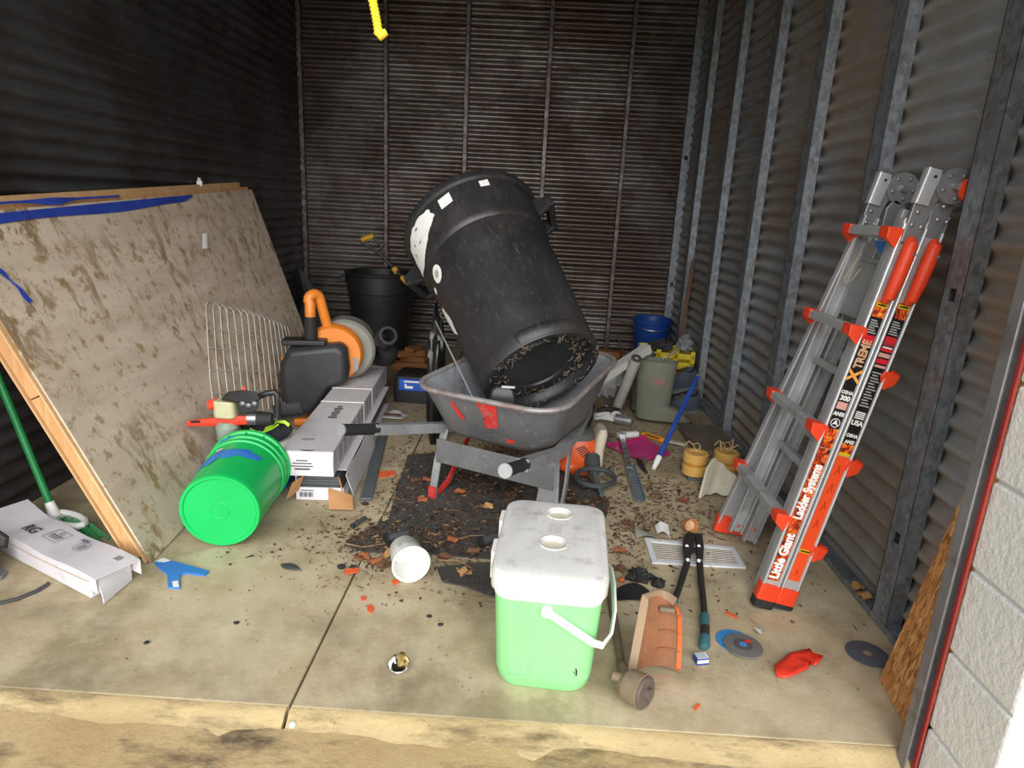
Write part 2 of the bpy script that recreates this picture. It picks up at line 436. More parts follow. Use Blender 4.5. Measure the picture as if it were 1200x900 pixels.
# vertical door track on the right jamb, with a red primer edge
m_track = mat('track_steel', '#77767a', '#8e8d90', rough=.5, metal=.4, dirt='#5c4a44', damt=.4)
tr = MB()
tr.box((.937, 1.283, 1.0), (.030, .004, 2.6)).box((.924, 1.269, 1.0), (.004, .032, 2.6)).box((.951, 1.272, 1.0), (.004, .026, 2.6))
tro = tr.build('trim_door_track', m_track, smooth=False, bevel=.0015); tag(tro, kind='structure')
MB().box((.948, 1.257, 1.0), (.006, .010, 2.6)).build('red_edge', mat('red_primer', '#8c2f2a', '#a63a32', rough=.6), tro, smooth=False)
# yellow pull rope hanging from the door bar
yp = [V3((onY(430, -70, 1.30).x, 1.335, 2.46)), onY(430, -70, 1.30), onY(437, 2, 1.30), onY(441, 22, 1.30), onY(444, 40, 1.30)]
rope = thing('pull_rope', 'bright yellow braided rope hanging from the rolled-up door', 'rope', yp[0])
m_yel = mat('yellow_rope', '#f2d21a', '#ffe640', rough=.7, bump=.5, bscale=300)
pp = []
for i in range(len(yp)-1):
    for k in range(12): pp.append(yp[i].lerp(yp[i+1], k/12)-yp[0])
pp.append(yp[-1]-yp[0])
MB().tube(pp, [.0075+.0012*math.sin(i*2.2) for i in range(len(pp))], 10).build('strand', m_yel, rope)
kq = yp[-1]-yp[0]
MB().tube([kq+V3((-.004, 0, .006)), kq+V3((.004, 0, -.002)), kq+V3((.014, 0, .004))], [.008, .0095, .006], 10).build('frayed_end', m_yel, rope)
# ================================================================ left side: leaning sheets
m_blue = mat('blue_tape', '#2a3f9c', '#3550b4', rough=.45, bump=.25, bscale=40)
m_ltblue = mat('painters_tape', '#2f72c4', '#3f86d6', rough=.5, bump=.2, bscale=60)
m_white = mat('white_plastic', '#e6e6e2', '#f0f0ee', rough=.4)
m_black = mat('black_plastic', '#1d1d1f', '#2a2a2c', rough=.45)
m_rubber = mat('black_rubber', '#1a1a1b', '#252526', rough=.75)
m_red = mat('red_plastic', '#e0402a', '#ea4c33', rough=.4)
m_chrome = mat('chrome', '#d8d8d8', rough=.12, metal=1)
m_steel = mat('bare_steel', '#9a9c9e', '#b2b4b6', rough=.35, metal=.8)
A0, A1 = V3((-1.19, 1.88, .005)), V3((-1.36, 4.22, .005))
B0, B1 = V3((-1.712, 1.88, 1.085)), V3((-1.775, 4.22, 1.20))
def sheet_pt(u, v, off=0.0):
    p = A0.lerp(A1, u).lerp(B0.lerp(B1, u), v)
    n = (A1-A0).cross(B0-A0).normalized()
    if n.x < 0: n = -n
    return p+n*(off+.012*math.sin(math.pi*u)*math.sin(math.pi*v))
PN = (A1-A0).cross(B0-A0).normalized(); PN = PN if PN.x > 0 else -PN
sh = MB().grid(lambda u, v: sheet_pt(u, v), 16, 8, .006).build('plywood_sheet', m_ply); tag(sh, 'thin tan plywood sheet blotched with brown water stains, leaning on the left wall', 'plywood')
sh2 = MB().grid(lambda u, v: sheet_pt(u*1.0-.004, .008+v*.987, -.0095), 8, 4, .006).build('plywood_sheet', wood('clean_ply', '#c99f70', '#deb98c', (6, 6, 1.5))); tag(sh2, 'clean thin plywood sheet sandwiched directly behind the stained sheet', 'plywood')
# framed pine panel behind: end boards, rails, skin
pf = thing('framed_panel', 'thick pine-framed wooden panel leaning behind the stained plywood sheets', 'panel', A0)
def P(u, v, off): return sheet_pt(u, v, off)-A0
def pboard(u0, u1, v0, v1, o0, o1, name='frame_board', m=m_pine):
    vs = [P(u, v, o) for u in (u0, u1) for v in (v0, v1) for o in (o0, o1)]
    MB().add(vs, [(0, 1, 3, 2), (4, 6, 7, 5), (0, 4, 5, 1), (2, 3, 7, 6), (0, 2, 6, 4), (1, 5, 7, 3)]).build(name, m, pf, smooth=False, bevel=.002)
pboard(.0, .03, .026, .52, -.056, -.018); pboard(.0, .03, .523, 1.02, -.056, -.018)
pboard(.97, 1., .026, 1.02, -.056, -.018); pboard(.031, .969, .98, 1.02, -.056, -.018, 'top_rail'); pboard(.031, .969, .026, .06, -.056, -.018, 'bottom_rail')
pboard(-.004, 1.0, .028, 1.055, -.064, -.058, 'skin', wood('panel_skin', '#c49a6b', '#d6b083', (6, 6, 1.5)))
from mathutils.bvhtree import BVHTree
_sb = BVHTree.FromPolygons([v.co[:] for v in sh.data.vertices], [p.vertices[:] for p in sh.data.polygons])
def onsheet(x, y, off):             # a point lying on the stained sheet
    d = ray(x, y).normalized(); h = _sb.ray_cast(CAM, d); return (h[0] if h[0] is not None else onplane(x, y, A0, PN))+PN*off
def offsheet(p, off):               # keep a point at least off in front of the sheet
    h = _sb.ray_cast(p+PN*.6, -PN)
    return p if h[0] is None or (p-h[0]).dot(PN) > off else h[0]+PN*off
def px(p): q = p-CAM; return q.dot(R_)/q.dot(F_)*FPX+600
# blue tape along the top edges
def strip(name, m, fn, n, label, cat, wfn):
    q = MB().grid(lambda u, v: fn(u, v), n, 3, .0008).build(name, m); return tag(q, label, cat)
def t1(u, v):
    s = .06+.60*u; wv = .030*(1-.15*math.sin(u*9))*(1 if u < .92 else max(.2, 1-(u-.92)*9)); return sheet_pt(s, .990+.008*u-wv*v, .0025)
strip('tape_strip', m_blue, t1, 40, 'long dark blue tape strip stuck along the stained plywood top edge', 'tape', None)
def t2(u, v):
    s = .0+.40*u; wv = .007*(1+2.2*math.exp(-((u-.55)/.1)**2)); return sheet_pt(s, 1.025-.006*u-wv*v, -.006+.012*math.exp(-((u-.55)/.1)**2))
strip('tape_strip', m_blue, t2, 40, 'narrow wrinkled blue tape strip along the top of the framed panel', 'tape', None)
def t3(u, v):
    p = onsheet(-12+46*u, 312+32*u+11*u*u*(1 if u > .5 else .6), .004); return p+V3((0, .008*(v-.5)*(1.5+math.sin(u*9)), .004*(v-.5)))+PN*(.002+.004*math.sin(u*7)**2)
strip('tape_strip', m_blue, t3, 24, 'twisted blue tape strip dangling down the stained plywood', 'tape', None)
wt = MB().grid(lambda u, v: onsheet(237+7*u, 274+18*v, .002)+PN*(.006*math.sin(u*3)), 4, 6, .0008).build('paper_scrap', m_white); tag(wt, 'small white paper scrap stuck high on the stained plywood', 'paper')
cl = min((sheet_pt(i/400, 1.055, -.061) for i in range(401)), key=lambda p: abs(px(p)-234))+V3((0, 0, .006))
tag(MB().box((0, 0, .0), (.03, .012, .03)).box((0, .0, .02), (.012, .02, .02)).build('plastic_clip', m_white, M=Matrix.Translation(cl), bevel=.003), 'small white plastic clip on the top edge of the leaning panel', 'clip')

# wire garden fence panel leaning on the sheets
WO = .035
wp = A0+PN*WO
Wtl, Wtr, Wbr, Wbl = (onplane(*q, wp, PN) for q in ((236, 362), (336, 390), (362, 500), (252, 492)))
def _lift(b, t): return b+(t-b)*((.004-b.z)/(t.z-b.z)) if b.z < .004 else b
Wbr, Wbl = _lift(Wbr, Wtr), _lift(Wbl, Wtl)
wf = thing('wire_fence_panel', 'white wire garden fence panel with arched top leaning on stained plywood', 'fence', Wbl)
m_wire = mat('white_wire', '#cfccc0', '#e0ddd2', rough=.5, metal=.1)
def wpt(u, v):
    p = offsheet(Wbl.lerp(Wbr, u).lerp(Wtl.lerp(Wtr, u), v)+PN*(.045*math.sin(math.pi*u*.9)*v), .007)
    p.z = max(p.z, .003); return p-Wbl
NW = 15
for k in range(NW):
    u0 = k/NW; u1 = min(1, u0+2.0/NW)
    if k % 1 == 0:
        pth = [wpt(u0, v/6) for v in range(0, 7)]
        um = (u0+u1)/2; r = (u1-u0)/2
        pth += [wpt(um-r*math.cos(a), 1+.075*math.sin(a)) for a in [math.pi*i/8 for i in range(1, 8)]]
        pth += [wpt(u1, v/6) for v in range(6, -1, -1)]
        MB().tube(pth, .0024, 5).build('hoop_wire', m_wire, wf)
for v in (.02, .22, .42, .62, .80): MB().tube([wpt(i/10, v)+PN*.003 for i in range(11)], .0024, 5).build('cross_wire', m_wire, wf)

# ---------------------------------------------------------------- broom behind the panel
bh = fl(64, 603, .05); bt = onY(-30, 375, bh.y+.05)
m_green = mat('broom_green', '#1e7a40', '#278c4c', rough=.4)
br = thing('broom', 'green-handled broom with white head standing behind the white carton', 'broom', (bh.x, bh.y, 0))
b0 = V3((0, 0, .05)); b1 = bt-V3((bh.x, bh.y, 0))
MB().cyl(b0, b1, .0125, n=14).build('handle', m_green, br)
dirb = (b1-b0).normalized()
MB().tube([b0-dirb*.005, b0+dirb*.05], [.02, .0155], 14).build('ferrule', m_white, br)
hd_ = fl(118, 632, .02)-V3((bh.x, bh.y, 0)); hv = V3((hd_.x, hd_.y, 0)).normalized()
q = MB()
ring = arc(hv*.07+V3((0, 0, .05)), 1, 0, 360, 20, hv*.085, V3((0, 0, 1)).cross(hv)*.034)[:-1]
q.tube(ring, .012, 8, closed=True)
q.box((.0, .0, .0), (.05, .05, .02), Matrix.Translation(V3((0, 0, .045))+hv*.0))
q.build('head', m_white, br)
bq = MB(); rr = random.Random(5)
for i in range(90):
    t = rr.random(); s = rr.uniform(-1, 1)
    p = hv*(.03+.13*t)+V3((0, 0, 1)).cross(hv)*(s*.03)+V3((0, 0, .045))
    e = p+hv*(.03+.05*t)+V3((0, 0, -.042))+V3((0, 0, 1)).cross(hv)*(s*.012)
    bq.tube([p, e], .0022, 4)
bo = bq.build('bristles', m_green, br); bo['kind'] = 'stuff'

# ---------------------------------------------------------------- white carton, front left
m_carton = mat('white_carton', '#cfccd2', '#dedbe0', rough=.6, scale=3, dirt='#b5aeb0', damt=.2)
m_kraft = mat('kraft_card', '#b07f52', '#c49464', rough=.75)
m_ink = mat('carton_ink', '#4a4a52', rough=.7)
e1 = V3((-.896, .444, 0)); e2 = V3((.444, .896, 0))
M = Matrix((e1, e2, V3((0, 0, 1)))).transposed().to_4x4(); M.translation = V3((-1.218, 1.652, .001))
lb = thing('long_carton', 'long white printed carton with torn end lying at the foot of the framed panel', 'carton', M=M)
L, W, Hh = .62, .128, .085
# bottom tray, sagging wrap lid with cut end
q = MB(); q.box((L/2+.02, W/2, .037), (L-.04, W, .074)); q.build('body', m_carton, lb, smooth=False, bevel=.006)
def lid(u, v):
    x = -.005+L*u; z = Hh-.002+(.2*max(0, (u-.80)))
    if v < .2: return (x, -.004, z-.045*(1-v/.2)*(1+.15*math.sin(u*90)*0))
    if v > .8: return (x, W+.004, z-.05*((v-.8)/.2))
    return (x, -.004+(W+.008)*(v-.2)/.6, z+.004*math.sin(u*11))
MB().grid(lid, 30, 10, .003).build('wrap', m_carton, lb, ang=30)
MB().grid(lambda u, v: (.012-.03*math.sin(v*1.6)*(1-u)+.02*u, W*.04+W*.92*u, .08*(1-v)+.004), 8, 5, .003).build('end_flap', m_carton, lb)
MB().grid(lambda u, v: (.04+.02*math.sin(v*3), .004+.06*u, .07*(1-v)+.01), 4, 4, .003).build('torn_flap', m_kraft, lb)
MB().tube([(.03+.55*i/30, -.0055, .066-.010*math.sin(i*.1)) for i in range(31)], .0012, 4).build('cut_line', m_kraft, lb)
zt = Hh+.004
TM = lambda x, y, z=zt, r=0: Matrix.Translation((x, y, z)) @ Matrix.Diagonal((-1, 1, 1, 1))
text('RG', .05, m_ink, lb, TM(.47, .05, zt+.004), off=.001); text('PCF', .02, m_ink, lb, TM(.245, .10), off=.0005)
q = MB(); 
for a in range(1): q.tube(arc((.20, .075, zt+.001), .024, 0, 360, 24, (1, 0, 0), (0, 1, 0))[:-1], .0007, 4, closed=True)
for k in range(5): q.box((.20, .062+.006*k, zt+.001), (.03-.004*abs(k-2), .0018, .0006))
q.build('round_mark', m_ink, lb, smooth=False)
q = MB()
for (x, y, a, b) in ((.33, .10, .075, .0012), (.33, .045, .075, .0012), (.367, .0725, .0012, .056), (.293, .0725, .0012, .056), (.33, .065, .05, .0025), (.33, .073, .055, .004), (.33, .058, .045, .002)): q.box((x, y, zt+.001), (a, b, .0006))
q.tube(arc((.33, .087, zt+.001), .007, 0, 360, 14, (1, 0, 0), (0, 1, 0))[:-1], .001, 4, closed=True)
q.build('printed_box', m_ink, lb, smooth=False)
MB().box((.045, .095, zt+.0005), (.022, .02, .001)).build('hand_slot', mat('slot_grey', '#8d8a8c', rough=.8), lb, smooth=False)

# ---------------------------------------------------------------- grey power tool and its cable at the frame edge
gp = fl(-8, 672); m_toolgrey = mat('cast_grey', '#77797c', '#8c8e91', rough=.4, metal=.4)
gt = thing('bench_tool', 'grey cast power tool with a flat foot beside the long white carton', 'power tool', (gp.x-.02, gp.y-.02, 0))
MB().lathe([(.035, .01), (.045, .03), (.05, .08), (.045, .13), (.03, .16), (.015, .165)], 20).build('housing', m_toolgrey, gt)
MB().prism([(-.05, -.03), (.05, -.035), (.075, -.012), (.07, .012), (.05, .03), (-.05, .03)], .0, .014).build('foot_plate', m_toolgrey, gt, smooth=False, bevel=.004)
MB().tube([(.03, 0, .13), (.06, .02, .15), (.085, .02, .13), (.08, .015, .10), (.05, .01, .095), (.03, 0, .10)], .006, 8).build('cable_loop', m_rubber, gt)
cpts = [fl(-40, 720, .006), fl(-10, 709, .006), fl(20, 702, .006), fl(42, 693, .006), fl(54, 686, .006), fl(57, 683.5, .006)]
cc = MB().tube(cpts, .006, 8).build('power_cable', mat('grey_cable', '#3a3b3d', '#47484a', rough=.6)); tag(cc, 'dark grey cable lying on concrete by the long white carton', 'cable')

# ---------------------------------------------------------------- green pail on its side
gb0 = V3((-1.012, 2.000, .140)); gax = V3((-.045, .36, .014)).normalized()
camdir = (CAM-gb0); Mg = frame(gb0, V3((0, 0, 1)), gax)
m_pail = mat('green_pail', '#0fae54', '#18bb60', rough=.38, scale=4, dirt='#2aa85c', damt=.2)
pg = thing('green_pail', 'bright green plastic pail lying on its side with blue tape on it', 'bucket', M=Mg)
prof = [(.0001, .006), (.118, .006), (.122, 0), (.131, 0), (.133, .004), (.1345, .02), (.143, .27), (.148, .272), (.148, .285), (.1435, .287), (.144, .305), (.150, .307), (.150, .318), (.145, .320), (.1455, .345), (.153, .348), (.154, .362), (.148, .366), (.143, .362), (.140, .30), (.130, .012), (.0001, .010)]
MB().lathe(prof, 56, cap0=False, cap1=False).build('body', m_pail, pg)
MB().lathe([(.028, .0062), (.030, .0045), (.032, .0062)], 32, cap0=False, cap1=False).build('moulded_ring', m_pail, pg)
for k in range(14):
    a = 2*math.pi*k/14; MB().box((.1475*math.cos(a), .1475*math.sin(a), .334), (.008, .0025, .026), Matrix.Identity(4)).build('rim_rib', m_pail, pg, smooth=False)
def pailpt(a, z, o=.0012): r = .1345+.0085*(z-.02)/.25+o; return (r*math.cos(a), r*math.sin(a), z)
ol = [(-.95, .135), (-.6, .125), (-.35, .10), (-.25, .15), (0, .13), (.3, .16), (.45, .15), (.75, .17), (.85, .205), (.4, .215), (.1, .205), (-.3, .215), (-.7, .20), (-1.0, .19)]
MB().patch(ol, lambda a, z: pailpt(a-.1, z, .0025), 9, (-.1, .17)).build('tape_band', m_ltblue, pg)
MB().patch([(-.55+.11*i, .23+.004*math.sin(i*3)) for i in range(3)]+[(-.4, .215), (-.52, .214)], lambda a, z: pailpt(a, z, .0022), 2).build('tape_scrap', m_white, pg)
MB().patch([(-.85, .3), (-.5, .298), (-.35, .31), (-.4, .318), (-.8, .317)], lambda a, z: pailpt(a+.2, z, .0082), 2).build('rim_tape', m_ltblue, pg)
m_pink_ = mat('pail_print', '#12351f', rough=.5)
q = MB()
for (a, z, da, dz) in [(-1.15, .16, .05, .06), (-1.3, .17, .05, .08), (-1.02, .19, .04, .05), (-1.18, .10, .03, .035), (-1.32, .10, .03, .04), (-1.45, .15, .04, .07)]:
    q.add([pailpt(a-da, z-dz/2, .0006), pailpt(a+da, z-dz/2, .0006), pailpt(a+da*.7, z+dz/2, .0006), pailpt(a-da*.7, z+dz/2, .0006)], [(0, 1, 2, 3)])
q.build('dark_print', m_pink_, pg, smooth=False)
# blue tape scrap on the floor by the panel foot, feather-shaped dark scrap
def floorpoly(pts, z0, z1): 
    P_ = [fl(x, y) for x, y in pts]; return [(p.x, p.y) for p in P_], z0, z1
def flat(name, pts, m, label, cat, th=.002, z=.001, group=None, wrink=.0):
    P_ = [fl(x, y) for x, y in pts]; c = sum(P_, V3())/len(P_)
    o = MB().prism([(p.x-c.x, p.y-c.y) for p in P_], 0, th).build(name, m, M=Matrix.Translation((c.x, c.y, z)), smooth=False)
    return tag(o, label, cat, group)
ts = flat('tape_scrap', [(181, 661), (190, 657), (213, 662), (245, 671), (240, 676), (218, 673), (211, 675), (211, 691), (197, 690), (196, 674), (186, 667)], m_ltblue, 'crumpled blue painter tape scrap on concrete at the panel foot', 'tape', .006)
for pts in ([(183, 660), (191, 656), (200, 659), (192, 661)], [(202, 684), (209, 683), (210, 690), (203, 690)]):
    P_ = [fl(x, y)-ts.location for x, y in pts]; MB().prism([(p.x, p.y) for p in P_], .0062, .0072).build('white_backing', m_white, ts, smooth=False)
def leafshape(c, L_, W_, az, name, m, label, cat, h=.012):
    q = MB().grid(lambda u, v: ((u-.5)*L_, (v-.5)*W_*math.sin(math.pi*min(1, max(0, u**.8)))*1.0, h*(.35-(2*(v-.5))**2*.3)+.004+h*.4*math.sin(u*3)), 10, 4, .0012)
    return tag(q.build(name, m, M=Matrix.Translation((c.x, c.y, .001)) @ Matrix.Rotation(az, 4, 'Z')), label, cat)
leafshape(fl(341, 667), .085, .035, -.35, 'rubber_scrap', mat('dark_scrap', '#3c3d40', '#4a4b4e', rough=.6), 'dark leaf-shaped rubber scrap on bare concrete near the green pail', 'scrap')
# ================================================================ cartons, bag, hedge trimmer, blower
def long_box(name, label, p0, p1, z0, wd, h, group=None):
    p0, p1 = V3(p0), V3(p1); a = (p1-p0); L_ = a.length; a.normalize(); b = V3((0, 0, 1)).cross(a)
    M_ = Matrix((a, -b, V3((0, 0, 1)))).transposed().to_4x4(); M_ = frame((p0.x, p0.y, z0), a, (0, 0, 1)); return thing(name, label, 'carton', M=M_, group=group), L_
m_ctop = mat('carton_grey_white', '#b9b6b8', '#c9c6c8', rough=.6, scale=3, dirt='#a09b9b', damt=.25)
m_cprint = mat('carton_print_grey', '#8c8a8e', '#9a989c', rough=.7)
# lower, torn open, carton (local x runs to the far end, y to the left)
lo, LL = long_box('open_carton', 'torn-open white carton of grey siding lying under another carton', (-.80, 2.41, 0), (-.90, 3.72, 0), 0.002, .19, .11)
q = MB(); W2 = .095
q.box((LL/2, W2, .055), (LL, .003, .11)); q.box((LL/2, 0, .0015), (LL, .19, .003)); q.box((LL/2+.03, 0, .108), (LL-.06, .19, .003))
q.build('body', m_carton, lo, smooth=False)
MB().box((0, 0, .028), (.003, .19, .055)).build('front_panel', m_carton, lo, smooth=False)
q = MB()
for i in range(9): q.box((-.003, .03+.006*i, .024), (.002, .0018+.0016*(i % 3), .02))
q.build('barcode', m_ink, lo, smooth=False)
q = MB(); q.box((-.003, .05, .042), (.002, .05, .003)); q.build('small_print', m_ink, lo, smooth=False)
m_siding = mat('grey_siding', '#4b5052', '#5b6062', rough=.55)
for k in range(7): MB().box((LL/2+.01, .005, .014+.012*k), (LL-.03, .15, .010)).build('siding_strip', m_siding, lo, smooth=False)
MB().grid(lambda u, v: (.01+.55*u+.02*v, -W2-.005-.026*v+.0*u, .108-.10*v+.006*math.sin(u*8)), 18, 4, .003).build('side_flap', m_ctop, lo)
MB().grid(lambda u, v: (-.002-.05*v-.02*u*v, .065+.03*v+.02*u, .105-.06*u-.01*v), 5, 5, .003).build('left_flap', m_kraft, lo)
MB().grid(lambda u, v: (.0-.02*v, -.07-.02*u-.01*v, .104-.085*u), 5, 4, .003).build('inner_flap', m_kraft, lo)
MB().grid(lambda u, v: (-.012-.085*v, -.035-.095*u-.02*v, .058-.05*v-.03*u*(1-v)), 6, 6, .003).build('front_flap', m_kraft, lo)
# dark trim strips beside it on the floor
ds = MB()
a, b = fl(392, 588), fl(437, 497)
ds.bar(V3((a.x+.122, a.y+.02, .008)), V3((b.x+.07, b.y, .008)), .05, .014)
tag(ds.build('trim_strip', m_siding, bevel=.003), 'dark grey plastic trim strip on the floor beside the open carton', 'trim strip')
# upper carton
up, UL = long_box('sealed_carton', 'sealed white strapped carton stacked on the torn-open carton', (-.842, 2.392, 0), (-.940, 3.80, 0), .113, .205, .105)
q = MB(); q.box((UL/2, 0, .0525), (UL, .205, .105)); q.build('body', m_ctop, up, smooth=False, bevel=.003)
MB().box((-.002, 0, .0525), (.003, .203, .103)).build('end_face', m_carton, up, smooth=False)
MB().grid(lambda u, v: (-.004-.012*math.sin(3*v)*u, -.103-.001+.045*(1-u)*.9, .1*v+.003), 4, 6, .002).build('torn_end_flap', m_carton, up)
MB().box((UL-.02, -.02, .0525), (.045, .168, .112)).build('end_cap', m_ctop, up, smooth=False, bevel=.004)
MB().prism([(.012*math.cos(rad(a_)), .03*math.sin(rad(a_))) for a_ in range(90, 271, 20)], .105, .1062, Matrix.Translation((.012, 0, 0))).build('hand_slot', mat('slot_dark', '#5b5250', rough=.9), up, smooth=False)
for x in (.66, .90): 
    q = MB(); q.box((x, 0, .106), (.012, .209, .002)); q.box((x, -.1035, .053), (.012, .002, .105)); q.build('strap', m_white, up, smooth=False)
for x in (.12, .21, .33, .42, .52, .60, .74, .82, .96, 1.05, 1.14, 1.23, 1.31):
    pn = MB().box((x, -.1032, .055), (.065, .0012, .062)).build('picture_panel', m_cprint, up, smooth=False)
    for k in range(3): MB().box((x, -.1040, .035+.018*k), (.05, .001, .004)).build('printed_line', m_ctop, pn, smooth=False)
for (x, y, a_, b_) in ((.17, .03, .008, .05), (.19, .035, .004, .04), (.205, .03, .004, .05), (.13, .03, .03, .05), (1.12, .01, .02, .04), (1.15, .01, .012, .05)): MB().box((x, y, .1056), (a_, b_, .001)).build('printed_line', m_cprint, up, smooth=False)
for k, wv in enumerate((.03, .018, .026, .02, .03, .012)): MB().box((.42+.032*k, -.005, .1056), (.022, wv+.01, .001)).build('bold_print', m_ink, up, smooth=False)
q = MB()
for k, wv in enumerate((.06, .085, .075, .045)): q.box((-.0042, .02, .03+.012*k), (.001, wv, .0045 if k else .007))
q.build('end_print', m_ink, up, smooth=False)

# blue and white product box behind the pail
m_pblue = mat('box_blue', '#2b62ad', '#3570bd', rough=.5)
pb = thing('product_box', 'blue and white printed box standing between green pail and cartons', 'box', (-1.085, 2.585, .001), .05)
MB().box((0, 0, .068), (.22, .2, .136)).build('lower_half', m_pblue, pb, smooth=False, bevel=.004)
MB().box((0, 0, .165), (.221, .201, .060)).build('upper_half', m_white, pb, smooth=False, bevel=.004)
MB().lathe([(.014, 0), (.024, 0), (.024, .002), (.014, .002)], 20, Matrix.Translation((.06, -.101, .165)) @ Matrix.Rotation(math.pi/2, 4, 'X'), loop=True).build('orange_ring_print', mat('orange_print', '#e0713c', rough=.5), pb)
MB().box((.02, -.1012, .165), (.012, .002, .042)).build('orange_bar_print', MC['orange_print'], pb, smooth=False)
# black bag with neon strap on the box
m_bag = mat('black_cloth', '#1e1f22', '#2c2d31', rough=.85, bump=.3, bscale=150)
m_neon = mat('neon_strap', '#b4e81e', '#c8f53a', rough=.5)
bgc = V3((-1.085, 2.545, .1955))
bag = thing('tool_bag', 'black padded bag with neon yellow straps on the blue box', 'bag', bgc); bag.scale = (.80, .64, .88)
def bagp(u, v):
    a = 2*math.pi*u; t = v*math.pi; r = math.sin(t)**.6
    return (.155*r*math.cos(a)+.01*math.sin(5*a), .095*r*math.sin(a), .052-.052*math.cos(t)+.012*math.sin(3*a)*r*math.sin(t))
q = MB(); q.grid(bagp, 28, 14); q.build('body', m_bag, bag)
def strap(pts, wd, m, name, parent, th=.002, up=(0, 0, 1)):
    prof = [(-wd/2, -th), (wd/2, -th), (wd/2, th), (-wd/2, th)]
    return MB().tube(pts, 1.0, prof=prof, up=up).build(name, m, parent)
strap([(-.13, -.05, .02), (-.125, -.065, .06), (-.10, -.07, .085), (-.08, -.075, .05), (-.085, -.09, .02)], .022, m_neon, 'strap', bag, up=(0, -1, .2))
strap([(-.06, -.07, .075), (-.04, -.075, .10), (-.02, -.08, .082), (.03, -.085, .07), (.07, -.08, .085), (.10, -.06, .112), (.14, -.05, .108), (.16, -.04, .09)], .016, m_neon, 'strap', bag, up=(0, -.8, .6))
strap([(-.05, -.085, .088), (.0, -.095, .066), (.04, -.095, .062), (.08, -.085, .078), (.115, -.07, .10)], .007, m_neon, 'cord', bag, up=(0, -.8, .6))

# hedge trimmer resting on the bag
hY = 2.44
def H_(x, y, d=0): return onY(x, y, hY+d)
ho = H_(285, 505)
ht = thing('hedge_trimmer', 'petrol hedge trimmer with red loop handle and toothed blade on black bag', 'trimmer', ho)
hl = lambda x, y, d=0: H_(x, y, d)-ho
q = MB(); q.tube([hl(221, 496), hl(240, 494.5), hl(265, 493), hl(292, 491)], [.011, .015, .017, .019], prof=[(-1, -.75), (-.3, -1), (.6, -1), (1, -.4), (1, .4), (.6, 1), (-.3, 1), (-1, .75)]); q.build('loop_handle', m_red, ht)
MB().tube([hl(224, 494.5, -.014), hl(234, 494, -.016)], .005, 8).build('handle_slot', m_black, ht)
for x in (283, 288): MB().sphere(hl(x, 487, -.016), .003, 8, 6).build('bolt', m_toolgrey, ht)
q = MB(); M_ = Matrix.Translation(hl(266, 478)); q.loft([rrect(.085, .075, .02, z) for z in (-.035, .035)], M=M_); q.build('fuel_tank', mat('tank_plastic', '#b3b08c', '#c4c29e', rough=.35), ht, bevel=.006)
q = MB(); q.cyl(hl(256, 472), hl(246, 475), .021, .02, 18); q.build('fuel_cap', m_red, ht)
q = MB(); q.loft([[hl(x, y, d) for x, y in ((258, 468), (268, 459), (285, 457), (300, 459), (306, 468), (296, 473), (275, 472))] for d in (-.05, .06)]); q.build('engine_cover', m_black, ht, bevel=.006)
MB().cyl(hl(286, 458), hl(286, 453), .01, .005, 8).build('primer_nub', m_red, ht)
q = MB(); q.loft([[hl(x, y, d) for x, y in ((279, 470), (304, 469), (301, 482), (280, 486))] for d in (-.045, .05)]); q.build('engine_block', mat('engine_dark', '#2c2c2f', '#3d3d40', rough=.4, metal=.3), ht, bevel=.004)
for k in range(3): MB().sphere(hl(284+7*k, 473+2*(k % 2), -.05), (.012, .006, .010), 10, 6).build('casting_boss', m_toolgrey, ht)
q = MB(); q.cyl(hl(292, 490), hl(307, 490.5), .028, .026, 18); q.build('gear_housing', m_steel, ht)
q = MB(); q.cyl(hl(303, 491), hl(320, 491), .032, .024, 18); q.build('clutch_boot', m_rubber, ht)
q = MB(); q.tube([hl(300, 466), hl(312, 461), (hl(322, 459.5)), hl(325, 462), hl(325.5, 475), hl(325, 489)], .0125, 10); q.build('rear_handle', m_black, ht)
q = MB(); q.cyl(hl(328, 465, .0), hl(331, 472, 0), .012, .008, 10); q.build('throttle_trigger', m_black, ht)
bl0, bl1 = hl(318, 491), hl(352, 486, .30)
q = MB(); q.bar(bl0, bl1, .05, .010); q.build('blade_bar', m_black, ht, smooth=False)
ax_ = (bl1-bl0).normalized(); 
for k in range(15):
    p = bl0+(bl1-bl0)*(k+.6)/15
    q = MB(); s = .010
    q.add([p+ax_*s+V3((0, 0, .004)), p-ax_*s+V3((0, 0, .004)), p+V3((-.01, 0, .055)), p+ax_*s+V3((.012, .006, .004)), p-ax_*s+V3((.012, .006, .004)), p+V3((-.004, .004, .055))], [(0, 1, 2), (5, 4, 3), (0, 1, 4, 3), (1, 2, 5, 4), (2, 0, 3, 5)])
    q.build('tooth', m_black, ht, smooth=False)
q = MB(); q.lathe([(.03, -.05), (.042, -.03), (.045, .02), (.03, .04)], 18, Matrix.Translation(hl(267, 505))); q.build('starter_housing', mat('grey_green_plastic', '#7d8c80', '#8f9e92', rough=.4), ht)
MB().tube([hl(289, 494, 0), hl(291, 500, .05), hl(293, 503, .09)], [.013, .011, .010], 8).build('front_bracket', m_black, ht)

